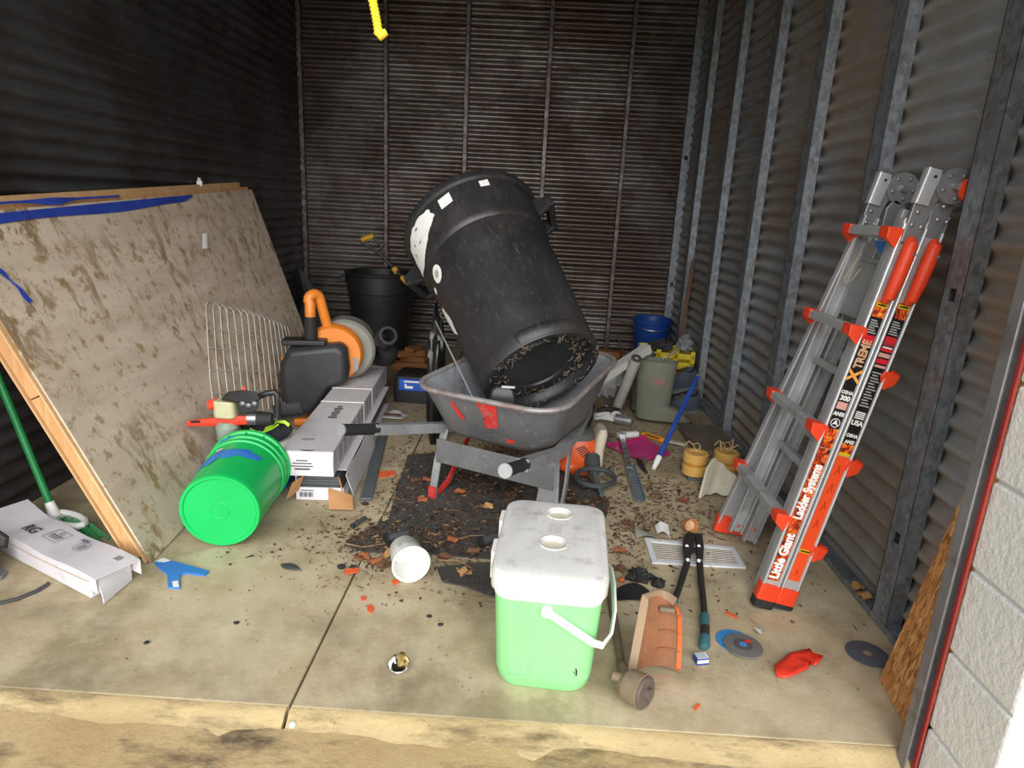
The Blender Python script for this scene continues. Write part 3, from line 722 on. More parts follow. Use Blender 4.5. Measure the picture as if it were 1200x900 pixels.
# ---------------------------------------------------------------- orange backpack blower
bp_ = V3((-1.10, 3.36, 0))
Mb = Matrix.Translation(bp_) @ Matrix.Rotation(rad(10), 4, 'Z')
bw = thing('backpack_blower', 'orange and grey leaf blower with black filter cover behind wire fence', 'leaf blower', M=Mb)
m_or = mat('orange_housing', '#d77a28', '#e08732', rough=.4, dirt='#9a6330', damt=.25)
m_bgrey = mat('blower_grey', '#77776f', '#86867e', rough=.5)
def ringY(poly, y): return [(x, y, z) for x, z in poly]
def circ(cx, cz, r, n=36, a0=0): return [(cx+r*math.cos(2*math.pi*i/n), cz+r*math.sin(2*math.pi*i/n)) for i in range(n)]
q = MB(); q.loft([ringY(circ(.075, .378, r), y) for r, y in ((.142, -.02), (.155, .0), (.155, .07), (.142, .08))]); q.build('fan_housing', m_or, bw)
q = MB(); q.loft([ringY(circ(.125, .387, r), y) for r, y in ((.15, .06), (.165, .075), (.165, .2), (.13, .24))]); q.build('volute', m_bgrey, bw)
q = MB(); pl_ = [(-.17, .13), (-.13, .06), (-.03, .07), (.07, .22), (.155, .25), (.165, .32), (.155, .43), (.12, .455), (-.02, .44), (-.14, .425), (-.185, .34), (-.19, .22)]
q.loft([ringY(pl_, -.021), ringY(pl_, -.09), ringY([(x*.86-.002, .27+(z-.27)*.86) for x, z in pl_], -.12)]); q.build('filter_cover', mat('filter_black', '#26272a', '#35363a', rough=.5, scale=12), bw, bevel=.012)
MB().sphere((-.07, -.112, .355), (.012, .006, .006), 10, 6).build('latch_knob', m_or, bw)
q = MB(); q.box((-.06, -.05, .455), (.22, .10, .03)); q.build('top_bracket', m_black, bw, bevel=.008)
q = MB(); q.box((.09, .03, .485), (.11, .09, .04)); q.build('fuel_block', m_or, bw, bevel=.012)
hp = [(-.03, -.045, .58), (-.03, -.045, .655)]+[tuple(p) for p in arc((-.012, -.02, .665), .032, 180, 10, 8, (.8, .6, 0), (0, 0, 1))]+[(.028, .01, .60), (.05, .03, .50)]
q = MB(); q.tube(hp, .027, 14); q.build('arch_handle', m_or, bw)
q = MB(); q.tube([(-.028, -.045, .455), (-.03, -.045, .49), (-.03, -.045, .53), (-.03, -.045, .585)], [.030, .034, .033, .029], 14); q.build('grip', m_rubber, bw)
q = MB(); q.box((-.055, .02, .021), (.15, .22, .04)); q.box((-.06, .05, .13), (.11, .12, .2)); q.build('base_frame', m_or, bw, bevel=.012)
MB().box((-.18, .02, .28), (.03, .05, .16)).build('side_arm', m_or, bw, bevel=.01)
MB().patch([(.178, .28), (.205, .30), (.21, .36), (.18, .37)], lambda x, z: (x, -.0215, z), 2).build('grey_decal', mat('decal_grey', '#8f8a86', rough=.5), bw)
q = MB(); q.lathe([(.052, 0), (.058, .02), (.055, .06), (.058, .10), (.05, .12), (.035, .12), (.03, .02)], 20, Matrix.Translation((.33, .10, .44)) @ Matrix.Rotation(rad(35), 4, 'Y') @ Matrix.Rotation(rad(62), 4, 'X'), cap0=False, cap1=False); q.build('outlet_elbow', m_black, bw)
tb = MB(); pts = [(.335, .17, .40), (.355, .22, .35), (.345, .29, .30), (.31, .36, .284), (.27, .41, .284)]
fin = []
for i in range(len(pts)-1):
    for k in range(8): fin.append(V3(pts[i]).lerp(V3(pts[i+1]), k/8))
tb.tube(fin, [.05 if i % 2 else .057 for i in range(len(fin))], 14); tb.build('bellows_tube', m_rubber, bw)
# ================================================================ wheelbarrow
yw = rad(-25)                       # local +y points to the wheel
Mw = Matrix.Translation((-.10, 2.395, 0)) @ Matrix.Rotation(yw, 4, 'Z')
wbw = thing('wheelbarrow', 'worn grey metal wheelbarrow with scratched paint carrying a big black bin', 'wheelbarrow', M=Mw)
def wmat():
    k = NT('worn_barrow_paint')
    a = k.ramp(k.noise(4, 9, rough=.7), [(.3, '#5c5c5e'), (.6, '#77787a'), (.8, '#8f9092')])
    sp = k.ramp(k.noise(48, 5, rough=.8), [(.60, 0.), (.68, .8)])
    col = k.mix(sp, a, '#b4b4b2')
    rr_ = k.ramp(k.noise(8, 8, rough=.75), [(.60, 0.), (.70, .5)])
    col = k.mix(rr_, col, '#5d3d38')
    k.color(col); k.bump(k.noise(30, 5), .15, .003); return k.pr(.5, .3)
m_bar = wmat()
m_barin = mat('barrow_inside', '#8c9094', '#a9adb2', rough=.45, metal=.35, dirt='#5a544e', damt=.4)
m_galvf = mat('frame_grey', '#8b8d8f', '#a2a4a6', rough=.5, metal=.35, dirt='#6a6664', damt=.35, dscale=20)
m_redp = mat('red_paint', '#b82a28', '#cc362f', rough=.5, dirt='#7c7a7a', damt=.45, dscale=30)
# tray rings outside and inside: (width, length, corner r, z, centre y, tilt dz)
def tring(wd, ln, r, z, cy, tilt, tap=.0, n=7):
    return [(x*(1-tap*(y-cy)/ln*2), y, z+tilt*(y-cy)) for x, y, _ in rrect(wd, ln, r, 0, n, 0, cy)]
outer = [tring(.34, .36, .09, .300, .20, .02), tring(.42, .48, .10, .312, .21, .03), tring(.47, .56, .11, .345, .22, .04, .02), tring(.53, .66, .12, .44, .23, .06, .04), tring(.585, .76, .12, .535, .24, .08, .05)]
inner = [tring(.578, .753, .118, .533, .24, .08, .05), tring(.522, .652, .118, .445, .23, .06, .04), tring(.462, .552, .108, .352, .22, .04, .02), tring(.40, .46, .095, .322, .21, .03)]
MB().loft(outer, True, False).build('tray', m_bar, wbw)
MB().loft(inner, False, True).build('tray_lining', m_barin, wbw)
rim = [V3(p) for p in tring(.595, .77, .125, .538, .24, .08, .05)]
MB().tube(rim, .0105, 8, closed=True).build('rolled_rim', mat('rim_rusty', '#7d7a7a', '#9a9796', rough=.5, metal=.3, dirt='#7a463e', damt=.55, dscale=16), wbw)
# near face of the tray as a surface: s in -1..1 across, t 0..1 from bottom to top
def face(s, t, o=.002):
    z = .345+(.535-.345)*t; wd = .47+(.585-.47)*t; y0 = .22-.28-(.10)*t+.02*t
    a = .44+.05*t
    return (s*wd/2*.78, y0-o+.0, z+.04*(y0-.22)+.02*0-.015*t)
for nm, pts, m in (('red_patch', [(-.10, .98), (.30, 1.0), (.27, .35), (.0, .28), (-.02, .48), (.03, .52), (-.03, .75)], m_redp), ('red_patch', [(-.62, .78), (-.56, .86), (-.42, .45), (-.46, .36), (-.56, .5)], m_redp), ('red_patch', [(.42, .10), (.62, .12), (.60, .02), (.44, .0)], m_redp)):
    MB().patch(pts, lambda s, t: face(s, t, .004), 3).build(nm, m, wbw)
# handles: long square tubes from axle to grips
for s in (-1, 1):
    pts = [V3((s*.05, .92, .20)), V3((s*.20, .35, .275)), V3((s*.255, .02, .305)), V3((s*.295, -.38, .405))]
    q = MB(); q.tube(pts, .019, prof=[(-1, -1), (1, -1), (1, 1), (-1, 1)]); h = q.build('handle', m_galvf, wbw, smooth=False)
    g0, g1 = pts[3], pts[3]+(pts[3]-pts[2]).normalized()*.155
    q = MB(); q.tube([g0-(g1-g0)*.12, g0, g0.lerp(g1, .5), g1], [.0215, .021, .0195, .0215], 14); q.build('grip', m_rubber, h)
    q = MB(); q.cyl(g1-(g1-g0)*.02, g1+(g1-g0)*.015, .0225, n=14); q.build('grip_cap', m_galvf, h)
# legs: flat strap legs with a red runner foot
for s in (-1, 1):
    q = MB(); q.tube([(s*.245, .02, .30), (s*.262, -.005, .16), (s*.270, -.02, .05), (s*.272, -.022, .0062)], 1, prof=[(-.016, -.004), (.016, -.004), (.016, .004), (-.016, .004)], up=(0, -1, 0)); lg = q.build('leg', m_galvf, wbw, smooth=False)
    q = MB(); q.tube([(s*.2715, -.026, .055), (s*.2725, -.027, .0062)], 1, prof=[(-.0165, -.005), (.0165, -.005), (.0165, .005), (-.0165, .005)], up=(0, -1, 0)); q.build('painted_foot', m_redp, lg, smooth=False)
    q = MB(); q.tube([(s*.272, -.020, .0205), (s*.268, .03, .021), (s*.26, .08, .045), (s*.25, .14, .13), (s*.22, .24, .29)], 1, prof=[(-.014, -.004), (.014, -.004), (.014, .004), (-.014, .004)], up=(s, 0, .0)); q.build('runner', m_redp if s < 0 else m_galvf, lg, smooth=False)
MB().bar((-.262, -.016, .215), (.262, -.016, .215), .005, .10).build('leg_brace', m_bar, wbw, smooth=False, bevel=.002)
q = MB(); q.prism([(.185, .03), (.275, .01), (.262, .30), (.215, .30)], -.004, .004, Matrix.Rotation(math.pi/2, 4, 'X') @ Matrix.Translation((0, 0, .012))); q.build('leg_plate', m_galvf, wbw, smooth=False)
# wheel
wh = MB(); wh.lathe([(.10, -.03), (.155, -.045), (.19, -.03), (.20, 0), (.19, .03), (.155, .045), (.10, .03)], 28, Matrix.Translation((0, .87, .201)) @ Matrix.Rotation(math.pi/2, 4, 'Y'), loop=True)
who = wh.build('wheel', m_rubber, wbw)
MB().lathe([(.0001, -.02), (.11, -.025), (.11, .025), (.0001, .02)], 20, Matrix.Translation((0, .87, .201)) @ Matrix.Rotation(math.pi/2, 4, 'Y')).build('wheel_rim', m_redp, who)
MB().cyl((-.07, .87, .201), (.07, .87, .201), .01, n=10).build('axle', m_steel, who)

# ---------------------------------------------------------------- big black bin in the tray
cb = V3((.05, 2.58, .545)); cax = V3((-.42, .69, .62)).normalized()
tocam = (CAM-cb).normalized(); Mc = frame(cb, tocam, cax)
Mc.translation = Mc @ V3((.025, .014, -.03))
def binmat():
    k = NT('scuffed_black_bin')
    a = k.ramp(k.noise(3, 8, rough=.65), [(.3, '#1d1d1f'), (.7, '#2d2d30')])
    sc = k.ramp(k.noise(60, 8, k.mapping((1, 1, .3)), .8, .6), [(.55, 0.), (.72, .55)])
    col = k.mix(sc, a, '#66625c')
    d = k.ramp(k.noise(2.2, 6, k.mapping(loc=(2, 1, 0))), [(.52, 0.), (.7, .45)])
    col = k.mix(d, col, '#453c34'); k.color(col)
    k.link(k.ramp(k.noise(6, 6), [(.3, .34), (.7, .55)]), k.b.inputs['Roughness']); k.bump(k.noise(25, 6), .12, .004)
    return k.pr(.42, 0, .5)
m_bin = binmat()
big = thing('black_bin', 'large scuffed black round bin tipped over in the wheelbarrow tray', 'bin', M=Mc)
R0, R1, CH = .232, .292, .74
big.scale = (1.06, 1.06, 1.16)
def rbin(z): return R0+(R1-R0)*z/CH*.82
prof = [(.0001, .035), (.120, .035), (.125, .028), (.150, .028), (.155, .038), (.20, .038), (.208, .006), (.215, 0), (R0, 0), (R0+.004, .006), (R0+.004, .05), (R0+.002, .056), (rbin(.10), .10), (rbin(.3), .3), (rbin(.54), .54), (rbin(.54)+.006, .546), (rbin(.54)+.012, .565), (.292, .715), (.302, .722), (.306, .737), (.302, .752), (.290, .756), (.285, .745), (rbin(.54)-.006, .53), (R0-.012, .06), (.0001, .05)]
MB().lathe(prof, 72, cap0=False, cap1=False).build('body', m_bin, big)
def binpt(a, z, o=.002):
    a += .28
    r = rbin(z) if z < .54 else (rbin(.54)+.012+(.292-rbin(.54)-.012)*(z-.565)/.15 if z > .565 else rbin(.54)+.012)
    return ((r+o)*math.cos(a), (r+o)*math.sin(a), z)
m_lab = mat('peeled_label', '#dededb', '#e8e8e5', rough=.6, dirt='#26262a', damt=.12, dscale=25)
D = rad
def ragged(pts, j, seed):
    rn_ = random.Random(seed); o = []
    for i in range(len(pts)):
        a, b = pts[i], pts[(i+1) % len(pts)]
        for k in range(5): t = k/5; o.append((a[0]+(b[0]-a[0])*t+rn_.uniform(-j, j), a[1]+(b[1]-a[1])*t+rn_.uniform(-j, j)*.25))
    return o
def lab(nm, pts, m, j=0, o=.002, c=None, seed=1):
    MB().patch(ragged([(D(a), z) for a, z in pts], j, seed) if j else [(D(a), z) for a, z in pts], lambda a, z: binpt(a, z, o), 5, c).build(nm, m, big)
lab('peeled_label', [(-84, .69), (-66, .712), (-42, .70), (-38, .655), (-48, .625), (-60, .585), (-76, .55), (-88, .56), (-88, .64)], m_lab, .018)
for pts in ([(-62, .69), (-59, .687), (-60, .68), (-63, .683)], [(-74, .66), (-71, .656), (-73, .65)], [(-66, .63), (-61, .634), (-63, .624)], [(-79, .64), (-77, .63), (-80, .625)]): lab('label_hole', pts, m_bin, 0, .0032)
lab('square_sticker', [(-31, .695), (-20, .70), (-20, .655), (-31, .65)], m_lab)
lab('small_sticker', [(5, .70), (13, .705), (13, .675), (5, .672)], m_lab)
lab('round_sticker', [(-66+7.5*math.cos(D(a)), .475+.036*math.sin(D(a))) for a in range(0, 360, 20)], m_white)
lab('sticker_print', [(-66+3.5*math.cos(D(a)), .475+.016*math.sin(D(a))) for a in range(0, 360, 40)], mat('sticker_grey', '#a9a9a6', rough=.6), 0, .0032)
lab('dot_sticker', [(-82+3*math.cos(D(a)), .455+.015*math.sin(D(a))) for a in range(0, 360, 30)], m_white)
lab('white_smear', [(-92, .39), (-86, .385), (-80, .31), (-82, .24), (-90, .27), (-93, .34)], m_lab, .01)
# two moulded handles under the rim
for s in (-1, 1):
    a = D(96*s) if s > 0 else D(-104)
    u = V3((math.cos(a), math.sin(a), 0)); t = V3((-math.sin(a), math.cos(a), 0))
    q = MB()
    for dd in (-1, 1):
        q.add([u*.262+t*(dd*.085)+V3((0, 0, .60)), u*.262+t*(dd*.060)+V3((0, 0, .60)), u*.262+t*(dd*.060)+V3((0, 0, .70)), u*.262+t*(dd*.085)+V3((0, 0, .70)),
               u*.345+t*(dd*.080)+V3((0, 0, .635)), u*.345+t*(dd*.055)+V3((0, 0, .635)), u*.345+t*(dd*.055)+V3((0, 0, .685)), u*.345+t*(dd*.080)+V3((0, 0, .685))],
              [(0, 1, 2, 3), (4, 7, 6, 5), (0, 4, 5, 1), (1, 5, 6, 2), (2, 6, 7, 3), (3, 7, 4, 0)])
    q.bar(u*.340-t*.082+V3((0, 0, .66)), u*.340+t*.082+V3((0, 0, .66)), .03, .05, (0, 0, 1))
    q.build('side_handle', m_bin, big, smooth=False, bevel=.006)
# lower grip lugs, roots and dirt stuck to the underside
for a in (D(20), D(200)):
    q = MB(); q.grid(lambda u, v: ((R0+.006+.012*math.sin(math.pi*v))*math.cos(a+(u-.5)*.9), (R0+.006+.012*math.sin(math.pi*v))*math.sin(a+(u-.5)*.9), .004+.05*v), 10, 4, .004); q.build('base_lug', m_bin, big)
q = MB(); rn = random.Random(11)
for i in range(170):
    a = rn.uniform(0, 6.28); r = rn.uniform(.14, .225); p = V3((r*math.cos(a), r*math.sin(a), .03 if r < .205 else .0))
    d = V3((rn.uniform(-1, 1), rn.uniform(-1, 1), rn.uniform(-.15, .05))).normalized()*rn.uniform(.01, .035)
    q.tube([p, p+d*.5+V3((0, 0, -rn.uniform(0, .010))), p+d], rn.uniform(.0007, .0017), 4)
o = q.build('root_debris', mat('dry_roots', '#5b4d3e', '#8f806a', rough=.9, scale=40), big); o['kind'] = 'stuff'
# grey metal bar and label box in the tray, black bag on the tray edge
g0, g1 = onY(547, 452, 2.50), onY(511, 378, 2.90); g0 = g0+(g0-g1)*.445
tag(MB().bar(g0, g1, .022, .006, (1, 0, .3)).build('metal_bar', m_galvf, smooth=False, bevel=.001), 'flat grey metal bar standing in the wheelbarrow tray beside the bin', 'bar')
lt = thing('black_device', 'small black housing with white sticker at the wheelbarrow tray edge', 'device', fl(592, 463, .49)+V3((-.009, -.020, 0)))
MB().loft([rrect(.085, .04, .012, -.166), rrect(.10, .06, .012, 0), rrect(.085, .05, .012, .03), rrect(.06, .035, .012, .04)]).build('housing', m_black, lt)
MB().box((.02, -.012, .042), (.05, .022, .002)).build('sticker', m_white, lt, smooth=False)
def blob(name, c, r, m, label, cat, seed=0, amp=.25, nu=26, nv=16, fr=2.2, flatb=True, M=None):
    def f(u, v):
        a = 2*math.pi*u; t = math.pi*v
        d = V3((math.sin(t)*math.cos(a), math.sin(t)*math.sin(a), math.cos(t)))
        k = 1+amp*noise.noise(d*fr+V3((seed, seed*2, 0)))+amp*.5*noise.noise(d*fr*2.6+V3((seed, 0, 5)))
        p = V3((d.x*r[0]*k, d.y*r[1]*k, d.z*r[2]*k))
        if flatb: p.z = max(p.z, -r[2]*.8)
        return p
    q = MB(); q.grid(f, nu, nv)
    z = r[2]*.8 if flatb else 0
    o = q.build(name, m, M=M if M is not None else Matrix.Translation(V3(c)+V3((0, 0, z)))); return tag(o, label, cat)
m_pbag = mat('bin_liner', '#121213', '#1c1c1e', rough=.28, bump=.3, bscale=12)
# ================================================================ back of the unit
sc_ = V3((-1.125, 4.92, 0))
m_bin2 = mat('plain_black_bin', '#1b1c1e', '#242527', rough=.5)
sb = thing('small_black_bin', 'smaller upright black round bin against the back wall', 'bin', sc_)
MB().lathe([(.0001, .004), (.19, 0), (.2, .01), (.232, .50), (.245, .51), (.250, .63), (.262, .637), (.265, .655), (.255, .66), (.247, .652), (.238, .52), (.19, .03), (.0001, .025)], 48, cap0=False, cap1=False).build('body', m_bin2, sb)
for s in (-1, 1):
    MB().box((s*.275, 0, .59), (.05, .12, .05)).build('side_handle', m_bin2, sb, bevel=.008)
# yoke-handled tool standing in the small bin
y0 = onY(505, 358, 4.80); tl = thing('yoke_handle_tool', 'black long-handled tool with yellow grips sticking out of the small bin', 'tool', (sc_.x+.1, sc_.y, .03))
T_ = lambda x, y, Y=4.70: onY(x, y, Y)-V3((sc_.x+.1, sc_.y, .03))
m_yl = mat('yellow_grip', '#b88a1e', '#cf9f2c', rough=.5)
MB().tube([T_(484, 338, 4.62), T_(478, 332, 4.64), T_(463, 316), T_(450, 302)], .014, 10).build('shaft', m_black, tl)
MB().tube([(-.06, -.02, .0), T_(459, 326, 4.76), T_(457, 310)], .009, 8).build('stem', m_black, tl)
MB().tube([T_(450, 302), T_(438, 293), T_(424, 284), T_(425, 277)], .011, 8).build('yoke', m_black, tl)
MB().tube([T_(438, 277), T_(446, 288), T_(452, 303)], .011, 8).build('yoke', m_black, tl)
MB().tube([T_(424, 281), T_(438, 276)], .019, 10).build('top_grip', m_yl, tl)
MB().tube([T_(461, 314), T_(466, 320)], .022, 10).build('collar', m_yl, tl)
MB().tube([T_(471, 325, 4.66), T_(477, 331, 4.64)], .020, 10).build('lower_grip', m_yl, tl)
# black plastic sheeting heaped in the far left corner
def heap(u, v):
    x, y, z = heap0(u, v); return (x+.07, y, z+.021)
def heap0(u, v):
    a = math.pi*(u-.5)*1.1; h = .66*(1-abs(u-.38)**1.6*2.1)
    return (-1.70+.30*(u-.5)*1.2+.03*math.sin(v*9+u*5), 4.85-.16*math.cos(a)*(1-.55*v)+.04*math.sin(u*14)*(1-v), max(.0, h)*v)
q = MB(); q.grid(heap, 26, 14, .02); tag(q.build('black_tarpaulin', mat('tarp_black', '#141415', '#1b1b1d', rough=.7)), 'black tarpaulin bunched upright in the corner behind the plywood', 'tarpaulin')
# wood offcuts between bin and barrow
m_off = wood('offcut', '#8a5a34', '#a8754a', (2, 12, 12)); rn = random.Random(21)
offs = [((478, 418), .26, .09, .05, .1, 0), ((490, 412), .2, .08, .04, -.3, .055), ((482, 404), .22, .06, .04, .5, .10), ((495, 402), .12, .07, .03, 1.2, .145), ((470, 408), .14, .06, .04, .9, .055)]
olab = ['wide orange-brown wood offcut lying lowest beside the dark case', 'orange-brown wood offcut lying on the widest one', 'slim brown wood offcut crossing the offcut pile', 'short wood offcut on top of the offcut pile', 'small wood block by the small bin foot']
for i, ((x, y), L_, W_, T2, az, z) in enumerate(offs):
    p = fl(482, 432)+V3(((0, 0, 0), (.02, .02, 0), (-.02, .01, 0), (.01, .015, 0), (-.22, .02, 0))[i]); z = (0, .0505, .091, .1315, 0)[i]; o = MB().box((0, 0, T2/2), (L_, W_, T2)).build('wood_offcut', m_off, M=Matrix.Translation((p.x, p.y, z+.001)) @ Matrix.Rotation(az, 4, 'Z'), smooth=False, bevel=.003)
    tag(o, olab[i], 'wood offcut', 'offcuts by the small bin')
# dark plastic case with blue label
p = fl(482, 474); cs = thing('plastic_case', 'black plastic case with bright blue label behind the cartons', 'case', (p.x+.075, p.y+.13, .001), rad(-2))
MB().loft([rrect(.38, .22, .03, z) for z in (.0, .075)]).build('base', m_black, cs, bevel=.004)
MB().loft([rrect(.38, .22, .03, .078), rrect(.37, .21, .03, .16), rrect(.34, .18, .03, .172)]).build('cover', m_black, cs, bevel=.004)
MB().box((-.04, -.1105, .115), (.22, .006, .07)).build('blue_label', mat('label_blue', '#1f4fb0', '#2a60c4', rough=.4), cs, smooth=False)
q = MB()
for (x, z, a, b) in ((-.05, .135, .14, .010), (-.11, .113, .012, .016), (-.09, .10, .05, .014)): q.box((x, -.1142, z), (a, .0015, b))
q.build('white_print', m_white, cs, smooth=False)
# white folded leaflet on the floor
p = fl(461, 489); q = MB(); q.grid(lambda u, v: ((u-.5)*.12+.02*v, (v-.5)*.11, .012+.012*math.sin(u*5)*v), 8, 5, .002)
lfl = q.build('leaflet', mat('leaflet_paper', '#b9b6b4', '#d2d0d0', rough=.7), M=Matrix.Translation((p.x, p.y, .001))); tag(lfl, 'crumpled white leaflet on the floor behind the barrow handle', 'paper')
MB().box((.0, -.03, .026), (.10, .03, .002)).build('dark_print', mat('maroon_print', '#6b4a4a', rough=.7), lfl, smooth=False)
# black liner behind the tray
bq_ = onY(513, 392, 3.14); blob('bin_liner_bag', (bq_.x, bq_.y, 0.0), (.048, .08, .37), m_pbag, 'shiny black bin liner standing bunched behind the wheelbarrow tray corner', 'bag', 3, .28)
# planks along the back wall
for (x0, y0, x1, y1, z, m, lb_) in ((640, 403, 716, 411, .0255, m_brown, 'long brown plank lying along the back wall behind the barrow'), (690, 408, 727, 415, .0755, m_off, 'orange-brown plank resting across the long brown plank')):
    a, b = fl(x0, y0+14), fl(x1, y1+12); a.z = b.z = z
    tag(MB().bar(a, b, .10, .05).build('plank', m, smooth=False, bevel=.003), lb_, 'plank')
a, b = onY(724, 396, 5.40), fl(737, 428)
tag(MB().cyl(a, b, .006, n=8).build('metal_rod', m_steel), 'thin metal rod leaning on the back wall near the blue pail', 'rod')
# blue pail in the corner
bpz = thing('blue_pail', 'dark blue plastic pail standing in the back right corner', 'bucket', (.985, 5.2, .083))
m_bpail = mat('blue_pail', '#143f8c', '#1a4a9c', rough=.45)
MB().lathe([(.0001, .0), (.118, 0), (.122, .006), (.140, .20), (.146, .203), (.146, .212), (.141, .216), (.144, .25), (.150, .253), (.151, .268), (.155, .270), (.156, .287), (.148, .29), (.142, .28), (.118, .01), (.0001, .008)], 40, cap0=False, cap1=False).build('body', m_bpail, bpz)
MB().tube([V3((.152*math.cos(t), -.005-.06*math.sin(t)*.6-.09, .24-.03*math.sin(t))) if False else V3((.156*math.cos(t), -.156*math.sin(t)-.002, .262-.05*math.sin(t))) for t in [math.pi*i/16 for i in range(17)]], .003, 6).build('bail', m_steel, bpz)
tag(MB().box((0, 0, .041), (.27, .28, .082)).build('wooden_crate_lid', m_brown, M=Matrix.Translation((.985, 5.2, .001)), bevel=.003), 'low brown wooden block under the dark blue pail', 'wood block')
# rusty stake leaning on the right wall
a, b = onX(813, 305, 1.125), onX(793, 415, 1.08); b.z = .01
tag(MB().tube([b, b.lerp(a, .5), a], [.016, .015, .014], 8).build('rusty_stake', mat('rusty_wood', '#5a3f33', '#77543f', rough=.8)), 'thin rusty-brown stake leaning on right wall beside the blue pail', 'stake')
# ---------------------------------------------------------------- boots, crate, shoes
m_olive = mat('olive_rubber', '#66695a', '#77796a', rough=.65, dirt='#5a5a4a', damt=.35, bump=.15, bscale=20)
def boot(name, loc, az, label, h=.36):
    t = thing(name, label, 'boot', loc, az, group='olive rubber boots')
    def ring(z):
        # x forward (toe), shaft oval; foot extends forward low down
        pts = []; f = max(0, 1-z/.10)
        for k in range(24):
            a = 2*math.pi*k/24; wx = .082+.014*z/h*1.5; wy = .050+.012*(z/h)-.0*f
            x = wx*math.cos(a); y = wy*math.sin(a)
            if x > 0: x += f**.55*.135*(x/wx)
            pts.append((x, y, z))
        return pts
    zs = [.016, .03, .045, .06, .075, .09, .10, .13, .18, .24, .30, h]
    q = MB(); q.loft([ring(z) for z in zs], True, False); q.loft([[(x*.94, y*.92, z) for x, y, z in ring(z_)] for z_ in (h, .25, .12)], False, True)
    q.build('shaft', m_olive, t)
    MB().loft([[(x*1.03, y*1.06, z) for x, y, z in ring(.016)] for z in (0, .018)][:1]+[[(x*1.03, y*1.06, .02) for x, y, z in ring(.016)]]).build('sole', mat('boot_sole', '#3c3f36', rough=.8), t)
    q = MB(); q.tube([(p[0], p[1], p[2]) for p in ring(h)], .0035, 6, closed=True); q.build('top_band', m_olive, t)
    return t
b1_ = boot('rubber_boot', (.755, 3.70, .001), rad(-12), 'olive rubber boot with faded red smudge standing in front of the other boot')
b1_.scale = (1.12, 1.0, 1.02)
MB().patch(rag(12, .03, .3, 4, 1.2, .6), lambda x, z: (.02+x, -.0585-.004, .25+z), 2).build('red_smudge', mat('faded_red', '#8a6a5e', rough=.8), b1_)
boot('rubber_boot', (.715, 3.880, .001), rad(75), 'olive rubber boot half hidden behind the boot with the red smudge')
# yellow tool crate
yc = V3((.930, 4.36, .001)); m_yc = mat('yellow_crate', '#c9b314', '#d8c322', rough=.45, dirt='#8f7f2a', damt=.35)
yt = thing('yellow_crate', 'yellow plastic tool crate tipped up behind the boots', 'crate', yc, rad(-8))
q = MB(); q.box((0, .0, .165), (.36, .012, .33)); q.build('back_panel', m_yc, yt, smooth=False, bevel=.004)
for x in (-.174, .174): MB().box((x, -.10, .165), (.012, .2, .33)).build('side_panel', m_yc, yt, smooth=False, bevel=.004)
q = MB(); q.box((0, -.10, .006), (.36, .2, .012)); q.build('bottom_panel', m_yc, yt, smooth=False, bevel=.003)
for z in (.15, .22): MB().box((0, -.14, z), (.335, .12, .012)).build('inner_shelf', m_yc, yt, smooth=False, bevel=.003)
for z in (.11, .245, .30): MB().box((.0, -.205, z), (.36, .014, .035)).build('front_rail', m_yc, yt, smooth=False, bevel=.003)
for x in (-.16, -.05, .06, .165): MB().box((x, -.205, .17), (.03, .014, .33)).build('front_post', m_yc, yt, smooth=False, bevel=.003)
blob('dark_rag', (.875, 4.24, .319), (.075, .07, .035), mat('rag_dark', '#2b2b2c', '#3c3a36', rough=.9), 'dark crumpled rag lying on the yellow crate', 'rag', 5, .5)
blob('grey_netting', (1.035, 4.24, .321), (.045, .05, .055), mat('netting', '#6d6f70', '#85878a', rough=.9), 'pale grey tangle of netting on the yellow crate corner', 'netting', 6, .5)
wr_ = thing('white_rod', 'white and black rod lying across the yellow crate', 'rod', (.86, 3.80, .40))
a, b = V3((.80, 3.72, .381))-V3((.86, 3.80, .40)), V3((.985, 4.20, .340))-V3((.86, 3.80, .40))
MB().cyl(a, b, .007, n=8).build('rod', m_white, wr_); MB().cyl(a-(b-a)*.10, a+(b-a)*.1, .005, n=8).build('tip', m_steel, wr_)
# blue-grey shoes piled in front of the crate
m_shoe = mat('shoe_blue_grey', '#3f4854', '#525c68', rough=.7, bump=.2)
def shoe(loc, az, label, m, tilt=0):
    Ms = Matrix.Translation(V3(loc)) @ Matrix.Rotation(az, 4, 'Z') @ Matrix.Rotation(tilt, 4, 'Y')
    t = thing('work_shoe', label, 'shoe', M=Ms, group='shoes by the crate')
    rings = []
    for x, w_, h in ((-.12, .028, .07), (-.11, .036, .105), (-.07, .040, .115), (-.02, .040, .10), (.03, .043, .078), (.08, .046, .062), (.12, .040, .048), (.145, .02, .035)):
        rings.append([(x, w_*math.cos(a), .02+h*max(0, math.sin(a))**.7 if math.sin(a) > 0 else .02) for a in [2*math.pi*k/18 for k in range(18)]])
    MB().loft(rings).build('upper', m, t)
    MB().loft([[(x*1.03, y*1.1, z) for x, y in [(-.125, -.02), (-.09, -.036), (0, -.036), (.07, -.046), (.12, -.038), (.15, 0), (.12, .038), (.07, .046), (0, .036), (-.09, .036), (-.125, .02)]] for z in (0, .024)]).build('sole', mat('shoe_sole', '#6e7072', '#7d7f80', rough=.8), t)
    MB().tube([(-.075, .032, .125), (-.04, .036, .118), (-.02, 0, .125), (-.04, -.036, .118), (-.075, -.032, .125), (-.105, 0, .135)], .006, 6, closed=True).build('collar', m_black, t)
    MB().tube([(-.02, -.03, .108), (.01, -.012, .10), (.04, -.03, .085)], .004, 5).build('lace', m_kraft, t)
    return t
p = fl(812, 487); shoe((.975, 3.90, .001), rad(-160), 'blue-grey work shoe on the floor behind the blue pole', m_shoe)
